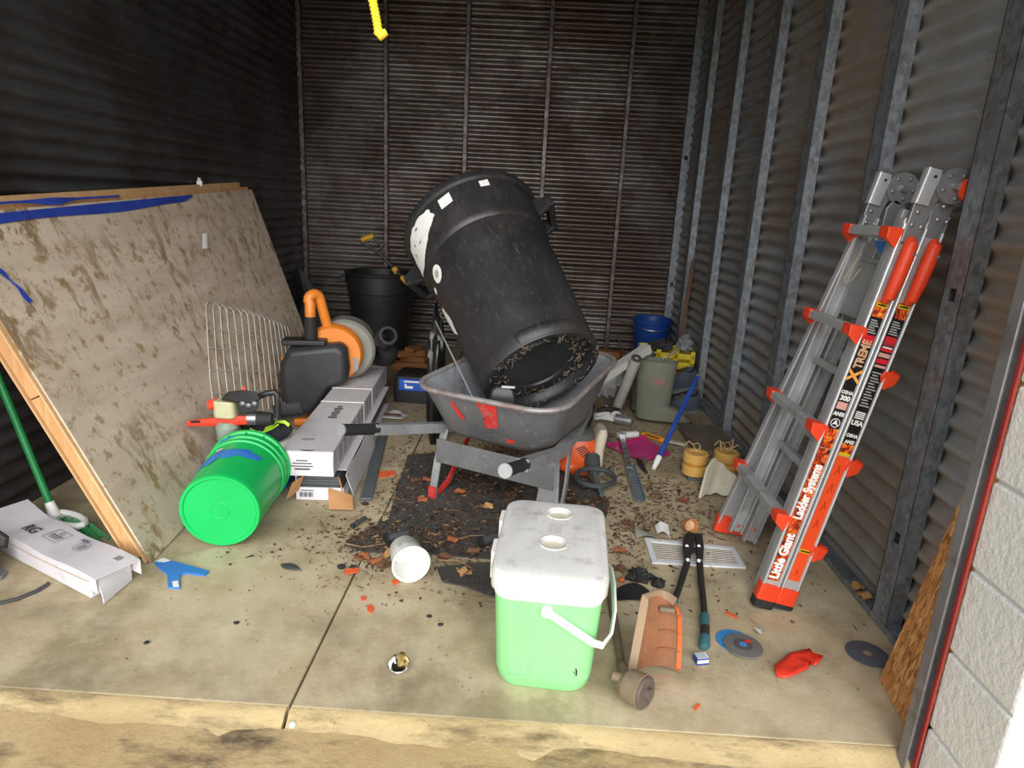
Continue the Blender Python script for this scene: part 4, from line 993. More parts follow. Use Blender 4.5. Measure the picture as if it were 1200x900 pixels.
shoe((.975, 4.03, .001), rad(-165), 'blue-grey work shoe next to the right wall stud', m_shoe)
s3 = shoe((.965, 3.965, .129), rad(-150), 'blue-grey work shoe piled on top of the other shoes', m_shoe, .06)
MB().tube([(-.06, -.043, .06), (-.01, -.047, .045), (.03, -.05, .03)], .010, 8).build('orange_tag', mat('tan_leather', '#b0712a', '#c4853a', rough=.6), s3)
# white pipes and rolls beside the barrow
pA, pB = onY(692, 452, 3.50), onY(757, 409, 3.74)
pd = (pB-pA).normalized(); pA = pA-pd*((pA.z-.035)/pd.z)*1.0 if pA.z > .04 else pA
wpip = thing('white_gutter_tube', 'white square downpipe propped up behind the barrow', 'pipe', pA)
MB().tube([V3((0, 0, 0)), pB-pA], 1, prof=[(-.028, -.022), (.028, -.022), (.028, .022), (-.028, .022)], caps=False).build('pipe', mat('pipe_white', '#b9b7b2', '#cbc9c4', rough=.5), wpip, smooth=False)
MB().tube([(pB-pA)-pd*.02, (pB-pA)+pd*.012], 1, prof=[(-.031, -.025), (.031, -.025), (.031, .025), (-.031, .025)], caps=False).build('end_collar', MC['pipe_white'], wpip, smooth=False)
rA = onY(746, 420, 3.55); rB = V3((.56, 3.80, .032))
rl = thing('paper_roll', 'pale rolled paper tube with dark open end leaning on the boots', 'roll', rA)
ax2 = (rB-rA)
q = MB(); q.tube([V3((0, 0, 0)), ax2], .030, 20, caps=False); q.tube([V3((0, 0, 0)), ax2], .014, 16, caps=False); q.build('roll', mat('roll_paper', '#a6a49e', '#b8b6b0', rough=.7), rl)
q = MB(); M_ = frame((0, 0, 0), (1, 0, 0), -ax2); q.lathe([(.012, 0), (.030, 0), (.030, .002), (.012, .002)], 20, M_, loop=True); q.build('dark_end', mat('roll_end', '#3c3d3c', rough=.8), rl)
m_clear = mat('crumpled_bag', '#a8a8a6', '#c4c4c2', rough=.4, bump=.3, bscale=30)
p = fl(718, 468); blob('plastic_bag', (p.x-.07, p.y+.10, .0), (.13, .09, .13), m_clear, 'crumpled pale plastic bag slumped under the white pipe', 'bag', 9, .6)
p = fl(716, 484); 
q = MB(); q.grid(lambda u, v: (.515+(u-.5)*.20, 3.69+(v-.5)*.13+.02*math.sin(u*7), .012+.05*max(0, noise.noise(V3((u*4, v*4, 3)))+.35)*math.sin(math.pi*u)*math.sin(math.pi*v)*1.6), 18, 14, .002)
tag(q.build('white_cloth', m_white), 'white cloth crumpled on the floor in front of the plastic bag', 'cloth')
q = MB(); c0 = V3((.505, 3.685, .028))
q.tube([c0+V3((-.07, 0, .02)), c0+V3((-.03, .015, .03)), c0+V3((.02, 0, .034)), c0+V3((.06, .02, .03))], [.012, .018, .016, .008], 8)
tag(q.build('black_lump', m_rubber), 'black twisted rubber scrap lying on the white cloth', 'scrap')
p = fl(740, 494); q = MB(); q.lathe([(.03, -.05), (.032, -.048), (.032, .045), (.028, .05), (.0001, .05)], 16, frame((0, 0, .032), (0, 0, 1), (1, -.35, 0)), cap0=True)
tag(q.build('tin_can', m_steel, M=Matrix.Translation((.578, 3.585, .0))), 'small dented tin can on its side at the boot heel', 'can')
# blue pole with white tip
t0 = fl(766, 549, .012); t1_ = onY(817, 442, 3.48)
po = thing('blue_pole', 'blue broom pole with white tip leaning across the shoes', 'pole', t0)
dv = (t1_-t0); MB().cyl(dv*.10, dv, .0125, n=14).build('pole', mat('pole_blue', '#27459c', '#3353ac', rough=.35), po)
MB().tube([V3((0, 0, 0)), dv*.06, dv*.11], [.010, .015, .0155], 14).build('tip', m_white, po)
MB().cyl(dv, dv*1.02, .013, .011, 12).build('end_plug', mat('plug', '#a08040', rough=.6), po)
# magenta dustpan sheet, orange-handled saw, white tube
pts = [fl(*q_) for q_ in ((709, 525), (755, 515), (785, 534), (752, 543))]; c = sum(pts, V3())/4
q = MB(); q.grid(lambda u, v: (pts[0].lerp(pts[1], u).lerp(pts[3].lerp(pts[2], u), v)-V3((c.x, c.y, 0)))+V3((0, 0, .006+.005*(2*u-1)**2+.012*(v < .12)*(1-v/.12))), 12, 10, .003)
mg = thing('magenta_dustpan', 'magenta plastic dustpan lying flat under the steel bracket', 'dustpan', (c.x, c.y, .001))
m_mag = mat('magenta', '#b0206a', '#c22c7a', rough=.35); q.build('pan', m_mag, mg)
MB().tube([pts[2].lerp(pts[3], t_)-V3((c.x, c.y, 0))+V3((0, 0, .012)) for t_ in (0, .5, 1)], .006, 6).build('edge_bead', m_mag, mg)
os_ = thing('folding_saw', 'orange-handled folding tool with white blade end behind the magenta dustpan', 'tool', fl(770, 513))
S_ = lambda x, y, z=.014: fl(x, y, z)-fl(770, 513)
MB().bar(S_(753, 508), S_(779, 516), .035, .024).build('handle', mat('saw_orange', '#d88a1c', '#e89a28', rough=.4), os_, bevel=.006)
MB().bar(S_(780, 516), S_(802, 521), .028, .012).build('blade', mat('worn_white', '#a9a79c', '#bfbdb2', rough=.6), os_, bevel=.002)
MB().bar(S_(757, 509, .028), S_(772, 514, .028), .006, .004).build('slot', m_black, os_, smooth=False)
wt_ = MB(); a, b = fl(723, 510, .016), fl(748, 508.5, .016); wt_.bar(a, b, .03, .03)
tag(wt_.build('caulk_tube', m_white, bevel=.006), 'short white tube on the floor behind the magenta dustpan', 'tube')
# perforated steel bracket
a, b = fl(737, 545, .014), fl(750, 588, .012); a2, b2 = fl(729, 512, .0335), fl(738, 548, .034)
pbk = thing('perforated_channel', 'bare steel slotted channel lying on the leaf litter', 'bracket', a)
ax3 = (b-a); L3 = ax3.length; M_ = frame((0, 0, 0), ax3, (0, 0, 1)); q = MB()
xs = [0]; n_ = 14
for k in range(n_): xs += [L3*(k+.3)/n_, L3*(k+.7)/n_]
xs.append(L3)
for i in range(len(xs)-1):
    for y0_, y1_, hole in ((-.022, -.010, 0), (-.010, .010, 1), (.010, .022, 0)):
        if hole and i % 2 == 1: continue
        q.box(((xs[i]+xs[i+1])/2, (y0_+y1_)/2, .0), (xs[i+1]-xs[i], y1_-y0_, .002), M_)
for y_ in (-.022, .022): q.box((L3/2, y_, .008), (L3, .002, .018), M_)
q.build('channel', mat('channel_steel', '#8593a0', '#a4b0ba', rough=.35, metal=.6), pbk, smooth=False)
pb2 = thing('punched_strap', 'narrow punched steel strap running up from the slotted channel', 'bracket', a2)
q = MB(); ax4 = b2-a2; M4 = frame((0, 0, 0), ax4, (0, 0, 1)); L4 = ax4.length
q.box((L4/2, 0, 0), (L4, .026, .003), M4); q.box((.0, 0, .010), (.02, .04, .02), M4); q.build('strap', m_steel, pb2, smooth=False)
for k in range(6): MB().lathe([(.006, 0), (.006, .001)], 10, M4 @ Matrix.Translation((L4*(k+.6)/6.4, 0, .0018))).build('punched_hole', m_black, pb2)
# small black clamp by the bracket
cp = thing('spring_clamp', 'small black clamp with grey jaw beside the slotted channel', 'clamp', fl(745, 548))
K = lambda x, y, z=.012: fl(x, y, z)-fl(745, 548)
MB().tube([K(747, 538, .026), K(752, 546, .022), K(758, 554)], [.008, .011, .005], 8).build('body', m_black, cp)
MB().add([K(751, 537, .020), K(758, 535, .020), K(757, 546, .020), K(751, 537, .04), K(758, 535, .05), K(757, 546, .032)], [(0, 1, 2), (5, 4, 3), (0, 1, 4, 3), (1, 2, 5, 4), (2, 0, 3, 5)]).build('jaw', m_steel, cp, smooth=False)
# orange string-trimmer engine lying by the barrow leg
e0 = V3((.268, 2.875, .0065))
en = thing('trimmer_engine', 'orange and grey string trimmer engine lying under the wheelbarrow tray', 'engine', e0, rad(8))
q = MB(); q.loft([rrect(.12, .12, .04, .0, 5), rrect(.15, .14, .05, .03, 5), rrect(.15, .14, .05, .15, 5, -.004), rrect(.11, .10, .04, .185, 5, -.004)]); q.build('housing', mat('engine_orange', '#d5552a', '#e2652f', rough=.4, dirt='#8a4a30', damt=.3), en)
q = MB(); q.loft([rrect(.125, .118, .045, .165, 5, 0, -.005), rrect(.12, .112, .045, .195, 5, 0, -.005), rrect(.08, .075, .03, .21, 5, 0, -.005)]); q.build('top_cover', mat('cover_grey', '#4c4d4e', '#5b5c5d', rough=.5), en)
MB().sphere((.0, -.03, .208), (.016, .016, .010), 10, 6).build('choke_knob', MC['engine_orange'], en)
q = MB(); q.sphere((-.075, -.01, .11), (.035, .05, .05), 16, 10); q.sphere((-.045, -.03, .04), (.06, .06, .038), 16, 10); q.build('starter_case', MC['engine_orange'], en)
q = MB(); q.loft([rrect(.045, .13, .02, z, 4, .085+.0*z) for z in (.03, .12)]+[rrect(.05, .12, .02, .19, 4, .095), rrect(.03, .10, .012, .215, 4, .10)]); q.build('muffler_guard', mat('bone_plastic', '#b3ab98', '#c3bba8', rough=.6), en)
for k in range(5): MB().bar((-.03+.008*k, -.0715, .13-.010*k), (.01+.006*k, -.0715, .145-.006*k), .003, .004).build('vent_slot', m_black, en)
q = MB(); q.tube([(.05, -.06, .085), (.048, -.10, .06), (.045, -.15, .045)], [.038, .034, .020], 14); q.build('clutch_cone', mat('cone_grey', '#3c3e40', '#484a4c', rough=.5), en)
q = MB(); q.tube([(.045, -.15, .045), (.045, -.23, .026), (.045, -.31, .016)], .012, 10); q.build('drive_shaft', mat('shaft_grey', '#5c6468', '#6c7478', rough=.4, metal=.4), en)
q = MB(); lc = V3((.035, -.205, .034)); q.tube([lc+V3((.085*math.cos(t), .055*math.sin(t), .018+.018*math.sin(t))) for t in [2*math.pi*i/28 for i in range(28)]], .0115, 8, closed=True); q.build('loop_grip', mat('loop_black', '#33373a', '#41464a', rough=.45), en)
# ================================================================ ladder
LE = .205
LM = Matrix((V3((math.cos(LE), 0, -math.sin(LE))), V3((0, 1, 0)), V3((math.sin(LE), 0, math.cos(LE))))).transposed().to_4x4()
LM.translation = V3((.795, 1.842, .018))
# local: x through the thickness (to the wall), y across the width, z up the ladder
ld = thing('folding_ladder', 'folded aluminium multi-position ladder with orange end caps leaning on right wall', 'ladder', M=LM)
m_alu = mat('aluminium', '#b9bbbd', '#cdcfd1', rough=.36, metal=.45, scale=3)
m_alud = mat('aluminium_worn', '#a3a5a6', '#b7b9ba', rough=.45, metal=.35, scale=10, dirt='#6f6f6c', damt=.3)
m_lor = mat('ladder_orange', '#e2401f', '#ec4c28', rough=.42)
m_hinge = mat('hinge_steel', '#85878a', '#9b9d9f', rough=.4, metal=.55)
def ny(z): return .0+.040*min(1, z/1.2)          # near rail y
def fy(z): return .505-.205*min(1, z/1.2)        # far rail y (flared foot)
def rail(x0, x1, yf, z0, z1, th, name, m, s=1):
    # channel: web toward the outside with two lips
    q = MB(); n = 12
    prof = [(x0, 0), (x1, 0), (x1, s*th), (x1-.007, s*th), (x1-.007, s*.004), (x0+.007, s*.004), (x0+.007, s*th), (x0, s*th)]
    q.loft([[(x, yf(z)+y, z) for x, y in prof] for z in [z0+(z1-z0)*i/n for i in range(n+1)]])
    return q.build(name, m, ld, smooth=False, bevel=.0015)
AX = (-.030, .026); BX = (.031, .087); BZ = .03
near = {}
for nm, (x0, x1), dz in (('a', AX, 0), ('b', BX, BZ)):
    near[nm] = rail(x0, x1, ny, .055, 1.215+dz, .026, 'outer_rail', m_alu, 1)
    rail(x0, x1, fy, .03, 1.19, .026, 'outer_rail', m_alu, -1)
    rail(x0+.004, x1-.004, lambda z: ny(z)+.034, .03, 1.24+dz, .024, 'inner_rail', m_alud, 1)
    rail(x0+.004, x1-.004, lambda z: .385-.085*min(1, z/1.2), .055 if nm == 'a' else .03, 1.22+dz, .024, 'inner_rail', m_alud, -1)
    # rounded bright bead on the outer edges of the near rail
    for xx in (x0+.004, x1-.004):
        MB().tube([(xx, ny(z)-.002, z) for z in (.06, .6, 1.2)], .0042, 8).build('edge_bead', m_alu, ld)
    # foot caps
    z0 = .0 if nm == 'a' else .0
    q = MB(); q.loft([[(x, y, z) for x, y, _ in rrect(x1-x0+.008, .040, .008, 0, 3, (x0+x1)/2, .012)] for z in (.014, .07)]); q.build('foot_cap', m_lor, ld)
    for k in range(5): MB().box((x0+.009+.0095*k, -.0095, .045), (.003, .002, .045)).build('cap_rib', m_lor, ld, smooth=False)
    q = MB(); q.loft([[(x, y, z-.0*x) for x, y, _ in rrect((x1-x0)+.01, .044, .012, 0, 3, (x0+x1)/2, .012)] for z in ((-.012 if nm == 'a' else .001), .016)]); q.build('rubber_foot', m_rubber, ld)
    q = MB(); q.loft([[(x, y, z) for x, y, _ in rrect(x1-x0+.006, .036, .008, 0, 3, (x0+x1)/2, fy(0)-.012)] for z in ((-.005 if nm == 'a' else .001), .06)]); q.build('foot_cap', m_lor, ld)
    MB().sphere(((x0+x1)/2, .360, .085), (.006, .003, .006), 10, 6).build('red_rivet', m_lor, ld)
# rungs of both frames with orange end brackets
def rung(x, z, sgn, name='rung'):
    y0, y1 = ny(z)+.004, fy(z)-.004
    q = MB(); q.loft([[(x+a, y, z+b) for a, b in ((-.022, .010), (-.016, .016), (.016, .016), (.022, .008), (.020, -.010), (-.020, -.010))] for y in (y0, y1)])
    r = q.build(name, m_alud, ld, smooth=False)
    for k in range(3): MB().box((x-.012+.010*k, (y0+y1)/2, z+.0168), (.004, y1-y0-.06, .0025)).build('tread_rib', m_alud, r, smooth=False)
    for y, s in ((y0, 1), (y1, -1)):
        q = MB(); q.loft([[(x+a*sgn, y+s*d, z+b) for a, b in pr_] for d, pr_ in ((-.010, ((-.026, .018), (.022, .022), (.030, .004), (.010, -.036), (-.020, -.014))), (.020, ((-.025, .019), (.020, .019), (.024, .004), (.016, -.016), (-.022, -.013))), (.040, ((-.024, .018), (.020, .018), (.023, .006), (.020, -.011), (-.021, -.012))))])
        q.build('rung_bracket', m_lor, r, smooth=False, bevel=.003)
for z in (.285, .585, .885, 1.165): rung(AX[0]-.012, z, 1)
for z in (.21, .50, .78): 
    rung(BX[1]+.012, z, -1)
    MB().add([(BX[1]+.01, ny(z)-.008, z+.03), (BX[1]+.045, ny(z)+.012, z+.02), (BX[1]+.045, ny(z)+.012, z-.01), (BX[1]+.01, ny(z)-.008, z-.03), (BX[1]+.01, ny(z)+.02, z+.02), (BX[1]+.01, ny(z)+.02, z-.02)], [(0, 1, 2, 3), (0, 4, 1), (3, 2, 5), (1, 4, 5, 2), (0, 3, 5, 4)]).build('rung_tip', m_lor, ld, smooth=False, bevel=.002)
# inner rungs
for z in (.44, .75): 
    MB().box((.012, .21-.03*z, z), (.03, .26-.05*z, .022)).build('inner_rung', m_alud, ld, smooth=False, bevel=.004)
MB().cyl((-.02, ny(.2)+.03, .12), (.0, ny(.25)+.02, .27), .006, n=10).build('brace_tube', m_alu, ld)
# platform plate between the top rungs
q = MB(); pw0, pw1 = .085, .275
q.box((.012, (pw0+pw1)/2, 1.0), (.006, pw1-pw0, .17)); q.box((.012, pw1-.035, 1.115), (.006, .07, .06)); q.box((.012, pw0+.02, 1.115), (.006, .04, .06)); q.box((.004, pw0+.06, 1.09), (.012, .10, .012))
q.build('platform_plate', mat('cast_alu', '#989b9c', '#adb0b1', rough=.5, metal=.45, scale=14, bump=.4, bscale=30), ld, smooth=False, bevel=.003)
# hinges
for yh, s in ((.028, 1), (.285, -1)):
    for x0, x1, dz in ((AX[0], AX[1], 0), (BX[0], BX[1], BZ)):
        q = MB()
        if x0 < 0: q.prism([(x0+.006, 1.15), (x1-.006, 1.15), (x1-.002, 1.255), (x1+.010, 1.305), (x0+.012, 1.345), (x0+.002, 1.33), (x0+.002, 1.25)], 0, .012, Matrix(((1, 0, 0, 0), (0, 0, 1, yh), (0, 1, 0, 0), (0, 0, 0, 1))))
        else: q.prism([(x0+.006, 1.15+dz), (x1-.006, 1.15+dz), (x1-.006, 1.24), (x0+.050, 1.275), (x0+.012, 1.285), (x0-.004, 1.255)], 0, .012, Matrix(((1, 0, 0, 0), (0, 0, 1, yh+.010*s), (0, 1, 0, 0), (0, 0, 0, 1))))
        h = q.build('hinge_arm', m_hinge, ld, smooth=False, bevel=.002)
        for (bx, bz) in ((x0+.016, 1.20+dz), (x1-.014, 1.20+dz), (x0+.018, 1.235+dz)): MB().sphere((bx, yh-.003, bz), (.006, .004, .006), 10, 6).build('rivet', m_steel, h)
    hc = V3((.052, yh+.006, 1.320))
    My = Matrix.Translation(hc) @ Matrix.Rotation(math.pi/2, 4, 'X')
    dsk = MB().lathe([(.0001, -.016), (.046, -.016), (.048, -.012), (.048, .012), (.046, .016), (.0001, .016)], 28, My).build('hinge_disc', m_hinge, ld)
    for a in (0, 70, 140, 210, 290): MB().sphere(hc+V3((.032*math.cos(rad(a)), -.018, .032*math.sin(rad(a)))), (.006, .004, .006), 8, 6).build('rivet', m_steel, dsk)
    MB().cyl(hc+V3((0, -.03, 0)), hc+V3((0, .03, 0)), .010, n=12).build('lock_pin', m_steel, dsk)
    q = MB(); q.loft([rrect(.040, .028, .005, z, 3, AX[0]+.018, yh+.006) for z in (1.255, 1.35)]); q.build('top_stub', m_alu, ld); MB().lathe([(.0045, 0), (.0045, .001)], 10, Matrix.Translation((AX[0]+.022, yh-.0085, 1.33)) @ Matrix.Rotation(math.pi/2, 4, 'X')).build('stub_hole', m_black, ld)
    MB().prism([(x, y) for x, y, _ in rrect(.038, .026, .004, 0, 3, AX[0]+.018, yh+.006)], 1.35, 1.352).build('stub_plug', m_rubber, ld)
# red claw on the near hinge disc
hc = V3((.052, .006, 1.320))
q = MB(); q.tube(arc(hc+V3((.036, -.002, .0)), .022, 70, 290, 10, (1, 0, 0), (0, 0, 1)), 1, prof=[(-.010, -.007), (.010, -.007), (.010, .007), (-.010, .007)], up=(0, 1, 0)); q.build('lock_claw', m_lor, ld, smooth=False)
MB().box(hc+V3((.046, .0, .030)), (.022, .016, .012)).build('claw_tip', m_white, ld, smooth=False, bevel=.003)
# orange lock handles on the near side
for xc, zc in (((AX[0]+AX[1])/2-.002, 1.075), ((BX[0]+BX[1])/2, 1.085)):
    q = MB(); q.tube([(xc, ny(1.1)-.012, zc-.088), (xc, ny(1.1)-.026, zc-.075), (xc, ny(1.1)-.030, zc-.03), (xc, ny(1.1)-.030, zc+.04), (xc, ny(1.1)-.027, zc+.075), (xc, ny(1.1)-.014, zc+.09)], [.010, .016, .0185, .0195, .018, .010], 14); h = q.build('lock_handle', m_lor, ld)
    MB().cyl((xc, ny(1.1)+.0, zc), (xc, ny(1.1)-.02, zc), .008, n=10).build('lock_pin', m_steel, h)
    MB().cyl((xc+.008, ny(1.1)-.046, zc+.05), (xc+.008, ny(1.1)-.05, zc+.05), .005, n=8).build('screw', m_steel, h)
# blue tag on a cord hanging from the top rung
q = MB(); q.grid(lambda u, v: (.0+.01*v, .13+.09*u-.02*v*u, 1.15-.05*v*(1-.5*u)), 5, 4, .002); q.build('blue_tag', m_ltblue, ld)
MB().tube([(-.012, .235, 1.11), (-.014, .262, 1.06), (-.016, .272, 1.02), (-.014, .25, 1.005), (-.012, .225, 1.03), (-.012, .21, 1.06)], .0028, 6).build('cord', mat('beige_cord', '#a59b80', rough=.8), ld)
# stickers on the near rails (face looks along -y)
def side(x, z, y=None, ang=90):   # text frame on the near face: reading up the rail
    yy = (ny(z) if y is None else y)-.0012
    t = V3((0, .04/1.2, 1)).normalized(); n = V3((0, -1, .033)).normalized()
    M_ = Matrix((t, n.cross(t), n)).transposed().to_4x4() if ang == 90 else Matrix((n.cross(t)*-1, t, n)).transposed().to_4x4()
    M_.translation = V3((x, yy, z)); return M_
def sticker(x0, x1, z0, z1, m, name, o=.0006):
    MB().add([(x0, ny(z0)-o, z0), (x1, ny(z0)-o, z0), (x1, ny(z1)-o, z1), (x0, ny(z1)-o, z1), (x0, ny(z0)+.002, z0), (x1, ny(z0)+.002, z0), (x1, ny(z1)+.002, z1), (x0, ny(z1)+.002, z1)], [(0, 1, 2, 3), (4, 7, 6, 5), (0, 4, 5, 1), (2, 6, 7, 3), (1, 5, 6, 2), (0, 3, 7, 4)]).build(name, m, ld, smooth=False)
def flame():
    k = NT('flame_print')
    f = k.noise(26, 6, k.mapping((1.4, 1.4, .8)), .7, 2.5)
    k.color(k.ramp(f, [(.36, '#1c1414'), (.44, '#5a140c'), (.52, '#dd4a16'), (.62, '#f49a2c'), (.72, '#fbe08a')])); return k.pr(.4, 0)
m_flame = flame(); m_sblk = mat('sticker_black', '#161618', rough=.4); m_sor = mat('sticker_orange', '#e4481c', '#ee5626', rough=.4)
m_sred = mat('sticker_red', '#d8242c', rough=.4); m_syel = mat('sticker_yellow', '#d8b820', rough=.4); m_stxt = mat('sticker_white', '#f2f2ee', rough=.5); m_sdk = mat('sticker_dark_orange', '#b8330f', rough=.5); m_sgrey = mat('sticker_grey', '#9b9b9e', rough=.5); m_spink = mat('sticker_pink', '#dba19a', rough=.5)
xa0, xa1 = AX[0]+.010, AX[1]-.010; xb0, xb1 = BX[0]+.010, BX[1]-.009
xa = (xa0+xa1)/2; xb = (xb0+xb1)/2
sticker(xa0, xa1, .085, .535, m_flame, 'flame_sticker')
text('Little Giant', .040, m_stxt, ld, side(xa, .092), off=.0016, sx=.86)
text('Ladder Systems', .040, m_stxt, ld, side(xa, .300), off=.0016, sx=.72)
sticker(xa0, xa1, .537, .60, m_flame, 'flame_sticker')
sticker(xa0, xa1, .60, .985, m_sblk, 'black_sticker')
MB().tube([(xa+.013*math.cos(t), ny(.617)-.001, .617+.013*math.sin(t)) for t in [2*math.pi*i/18 for i in range(18)]], .0012, 4, closed=True).build('round_badge', m_stxt, ld)
MB().add([(xa, ny(.617)-.0012, .628), (xa-.009, ny(.617)-.0012, .610), (xa, ny(.617)-.0012, .614), (xa+.009, ny(.617)-.0012, .610)], [(0, 1, 2), (0, 2, 3)]).build('arrow_mark', m_stxt, ld, smooth=False)
text('ANSI', .0165, m_stxt, ld, side(xa, .645, ang=0), align='CENTER', off=.0006, sx=.9)
sticker(xa0+.003, xa1-.003, .66, .682, m_spink, 'pink_block', .001)
text('300', .021, m_stxt, ld, side(xa, .694, ang=0), align='CENTER', off=.0008, sx=.95)
text('OSHA', .0145, m_stxt, ld, side(xa, .712, ang=0), align='CENTER', off=.0005, sx=.9)
m_fire = mat('fire_letters', '#f0862c', '#f6c060', rough=.5, scale=60)
text('X', .056, m_fire, ld, side(xa+.001, .745), off=.0016)
text('TREME', .034, mat('copper_letters', '#c98a5c', '#e6c0a0', rough=.5, scale=60), ld, side(xa+.001, .787), off=.0012, sx=.84)
def toplabel(x0, x1, xc, zt):
    sticker(x0+.002, x1-.002, zt-.125, zt-.098, m_sred, 'red_block', .001); sticker(x0+.004, x1-.004, zt-.132, zt-.128, m_stxt, 'white_line', .001)
    for k in range(6): sticker(x0+.005, x1-.005-.004*(k % 3), zt-.092+.007*k, zt-.0885+.007*k, m_sgrey, 'small_print', .001)
    sticker(x0, x1, zt-.045, zt, m_flame, 'flame_sticker', .0009)
    for dx in (-.007, .006): MB().add([(xc+dx-.005, ny(zt)-.0014, zt-.045), (xc+dx+.005, ny(zt)-.0014, zt-.045), (xc+dx, ny(zt)-.0014, zt-.022)], [(0, 1, 2)]).build('ladder_icon', m_stxt, ld, smooth=False)
    sticker(x0+.002, x1-.002, zt-.016, zt-.004, m_syel, 'warning_band', .0013); sticker(x0+.006, x1-.006, zt-.012, zt-.008, m_sblk, 'warning_text', .0017)
toplabel(xa0, xa1, xa, .985)
sticker(xb0, xb1, .10, .525, m_sor, 'orange_sticker')
for z, r in ((.13, .010), (.30, .016), (.36, .016), (.42, .016), (.48, .016)):
    q = MB(); q.add([(xb-r*.5, ny(z)-.0012, z-r), (xb-r*.2, ny(z)-.0012, z-r), (xb+.001, ny(z)-.0012, z+r), (xb-.001, ny(z)-.0012, z+r), (xb+r*.5, ny(z)-.0012, z-r*.6), (xb+r*.2, ny(z)-.0012, z-r*.6)], [(0, 1, 2, 3), (2, 3, 5, 4)]); q.build('ladder_icon', m_sdk, ld, smooth=False)
sticker(xb0, xb1, .198, .209, m_syel, 'warning_band', .001); sticker(xb0+.004, xb1-.004, .201, .206, m_sblk, 'warning_text', .0014)
sticker(xb0, xb1, .527, .565, m_flame, 'flame_sticker'); sticker(xb0+.002, xb1-.002, .527, .537, m_syel, 'warning_band', .001)
sticker(xb0, xb1, .565, .99, m_sblk, 'black_sticker')
text('ANSI', .0145, m_stxt, ld, side(xb, .572, ang=0), align='CENTER', off=.0005, sx=.9)
text('OSHA', .0145, m_stxt, ld, side(xb, .592, ang=0), align='CENTER', off=.0005, sx=.9)
text('USA', .021, m_stxt, ld, side(xb, .632, ang=0), align='CENTER', off=.0008, sx=.9)
for k in range(4): sticker(xb0+.004, xb1-.004, .646+.006*k, .6495+.006*k, m_stxt, 'flag_stripe', .001)
for k in range(13): sticker(xb0+.004+.003*(k % 2), xb1-.004-.005*(k % 3), .685+.0085*k, .6885+.0085*k, m_sgrey, 'small_print', .001)
for k, (z, h) in enumerate(((.805, .007), (.817, .014), (.836, .012), (.853, .010), (.871, .008))): sticker(xb0+.002, xb1-.002, z, z+h, m_sred if k % 2 else m_spink, 'red_block', .001)
toplabel(xb0, xb1, xb, .995)

# ================================================================ right side odds
# weathered board by the wall, rolls of tan paper tape on it
p = fl(847, 516); bd = MB().box((0, 0, .02), (.23, .42, .04)).build('weathered_plank', m_greyboard, M=Matrix.Translation((1.002, 3.35, .001)) @ Matrix.Rotation(0, 4, 'Z'), smooth=False, bevel=.003); tag(bd, 'dark weathered wooden board on the floor behind the tan tape rolls', 'board')
m_tan = mat('tan_wrap', '#c79a4e', '#d8ae62', rough=.5)
for i, ((x, y), lb_) in enumerate((((815, 565), 'tan wrapped coil pack standing clear of the ladder, by the board'), ((846, 563), 'tan wrapped coil pack half hidden behind the ladder rail'))):
    p = fl(x, y); dx = .0 if i == 0 else .02
    t = thing('wrapped_roll', lb_, 'roll', (p.x+dx, p.y+.05, .001), group='tan wrapped rolls')
    MB().box((0, 0, .011), (.07, .08, .022)).build('foot_block', m_siding, t, smooth=False, bevel=.003)
    MB().lathe([(.0001, .024), (.052, .022), (.056, .026), (.057, .066), (.053, .070)], 28, cap0=False, cap1=False).build('lower_band', m_tan, t)
    MB().lathe([(.052, .066), (.0535, .068), (.0535, .084), (.052, .086)], 28, cap0=False, cap1=False).build('middle_band', mat('amber_band', '#b9782c', '#c88838', rough=.4), t)
    MB().lathe([(.053, .082), (.057, .086), (.057, .124), (.053, .128), (.030, .128), (.028, .122), (.0001, .12)], 28, cap0=False, cap1=False).build('upper_band', m_tan, t)
    for k in range(2 if i == 0 else 6):
        a = rad(40+k*67); MB().tube([(.015*math.cos(a), .015*math.sin(a), .122), (.025*math.cos(a), .025*math.sin(a), .15), (.045*math.cos(a+.5), .045*math.sin(a+.5), .158+.01*(k % 3)), (.06*math.cos(a+.9), .06*math.sin(a+.9), .145)], .003, 6).build('wire_end', mat('copper_wire', '#a58a5c', '#b99c6c', rough=.5), t)
# torn cream paper sack behind the ladder
p = fl(835, 592); q = MB(); q.grid(lambda u, v: (p.x-.045+.15*u+.03*v, p.y+.03+.05*math.sin(u*3)+.05*v, .014+.15*v*(1-.8*abs(u-.25))+.01*math.sin(u*9)**2), 12, 10, .012)
tag(q.build('paper_sack', mat('cream_sack', '#bfb8a4', '#cfc9b6', rough=.7, dirt='#8d8878', damt=.3, dscale=20)), 'torn cream paper sack tucked behind the ladder foot', 'sack')
# OSB board leaning in the front right corner
o0, o1 = V3((1.006, 1.538, .001)), V3((.978, 1.315, .001)); t0_, t1_ = V3((1.150, 1.515, .92)), V3((1.13, 1.29, .92))
n_ = (o1-o0).cross(t0_-o0).normalized(); n_ = n_ if n_.x > 0 else -n_
q = MB(); q.add([o0, o1, t1_, t0_]+[v+n_*.011 for v in (o0, o1, t1_, t0_)], [(0, 1, 2, 3), (7, 6, 5, 4), (0, 4, 5, 1), (1, 5, 6, 2), (2, 6, 7, 3), (3, 7, 4, 0)])
tag(q.build('osb_board', m_osb, smooth=False, bevel=.001), 'orange-brown chipboard panel leaning in the corner by the door track', 'board')
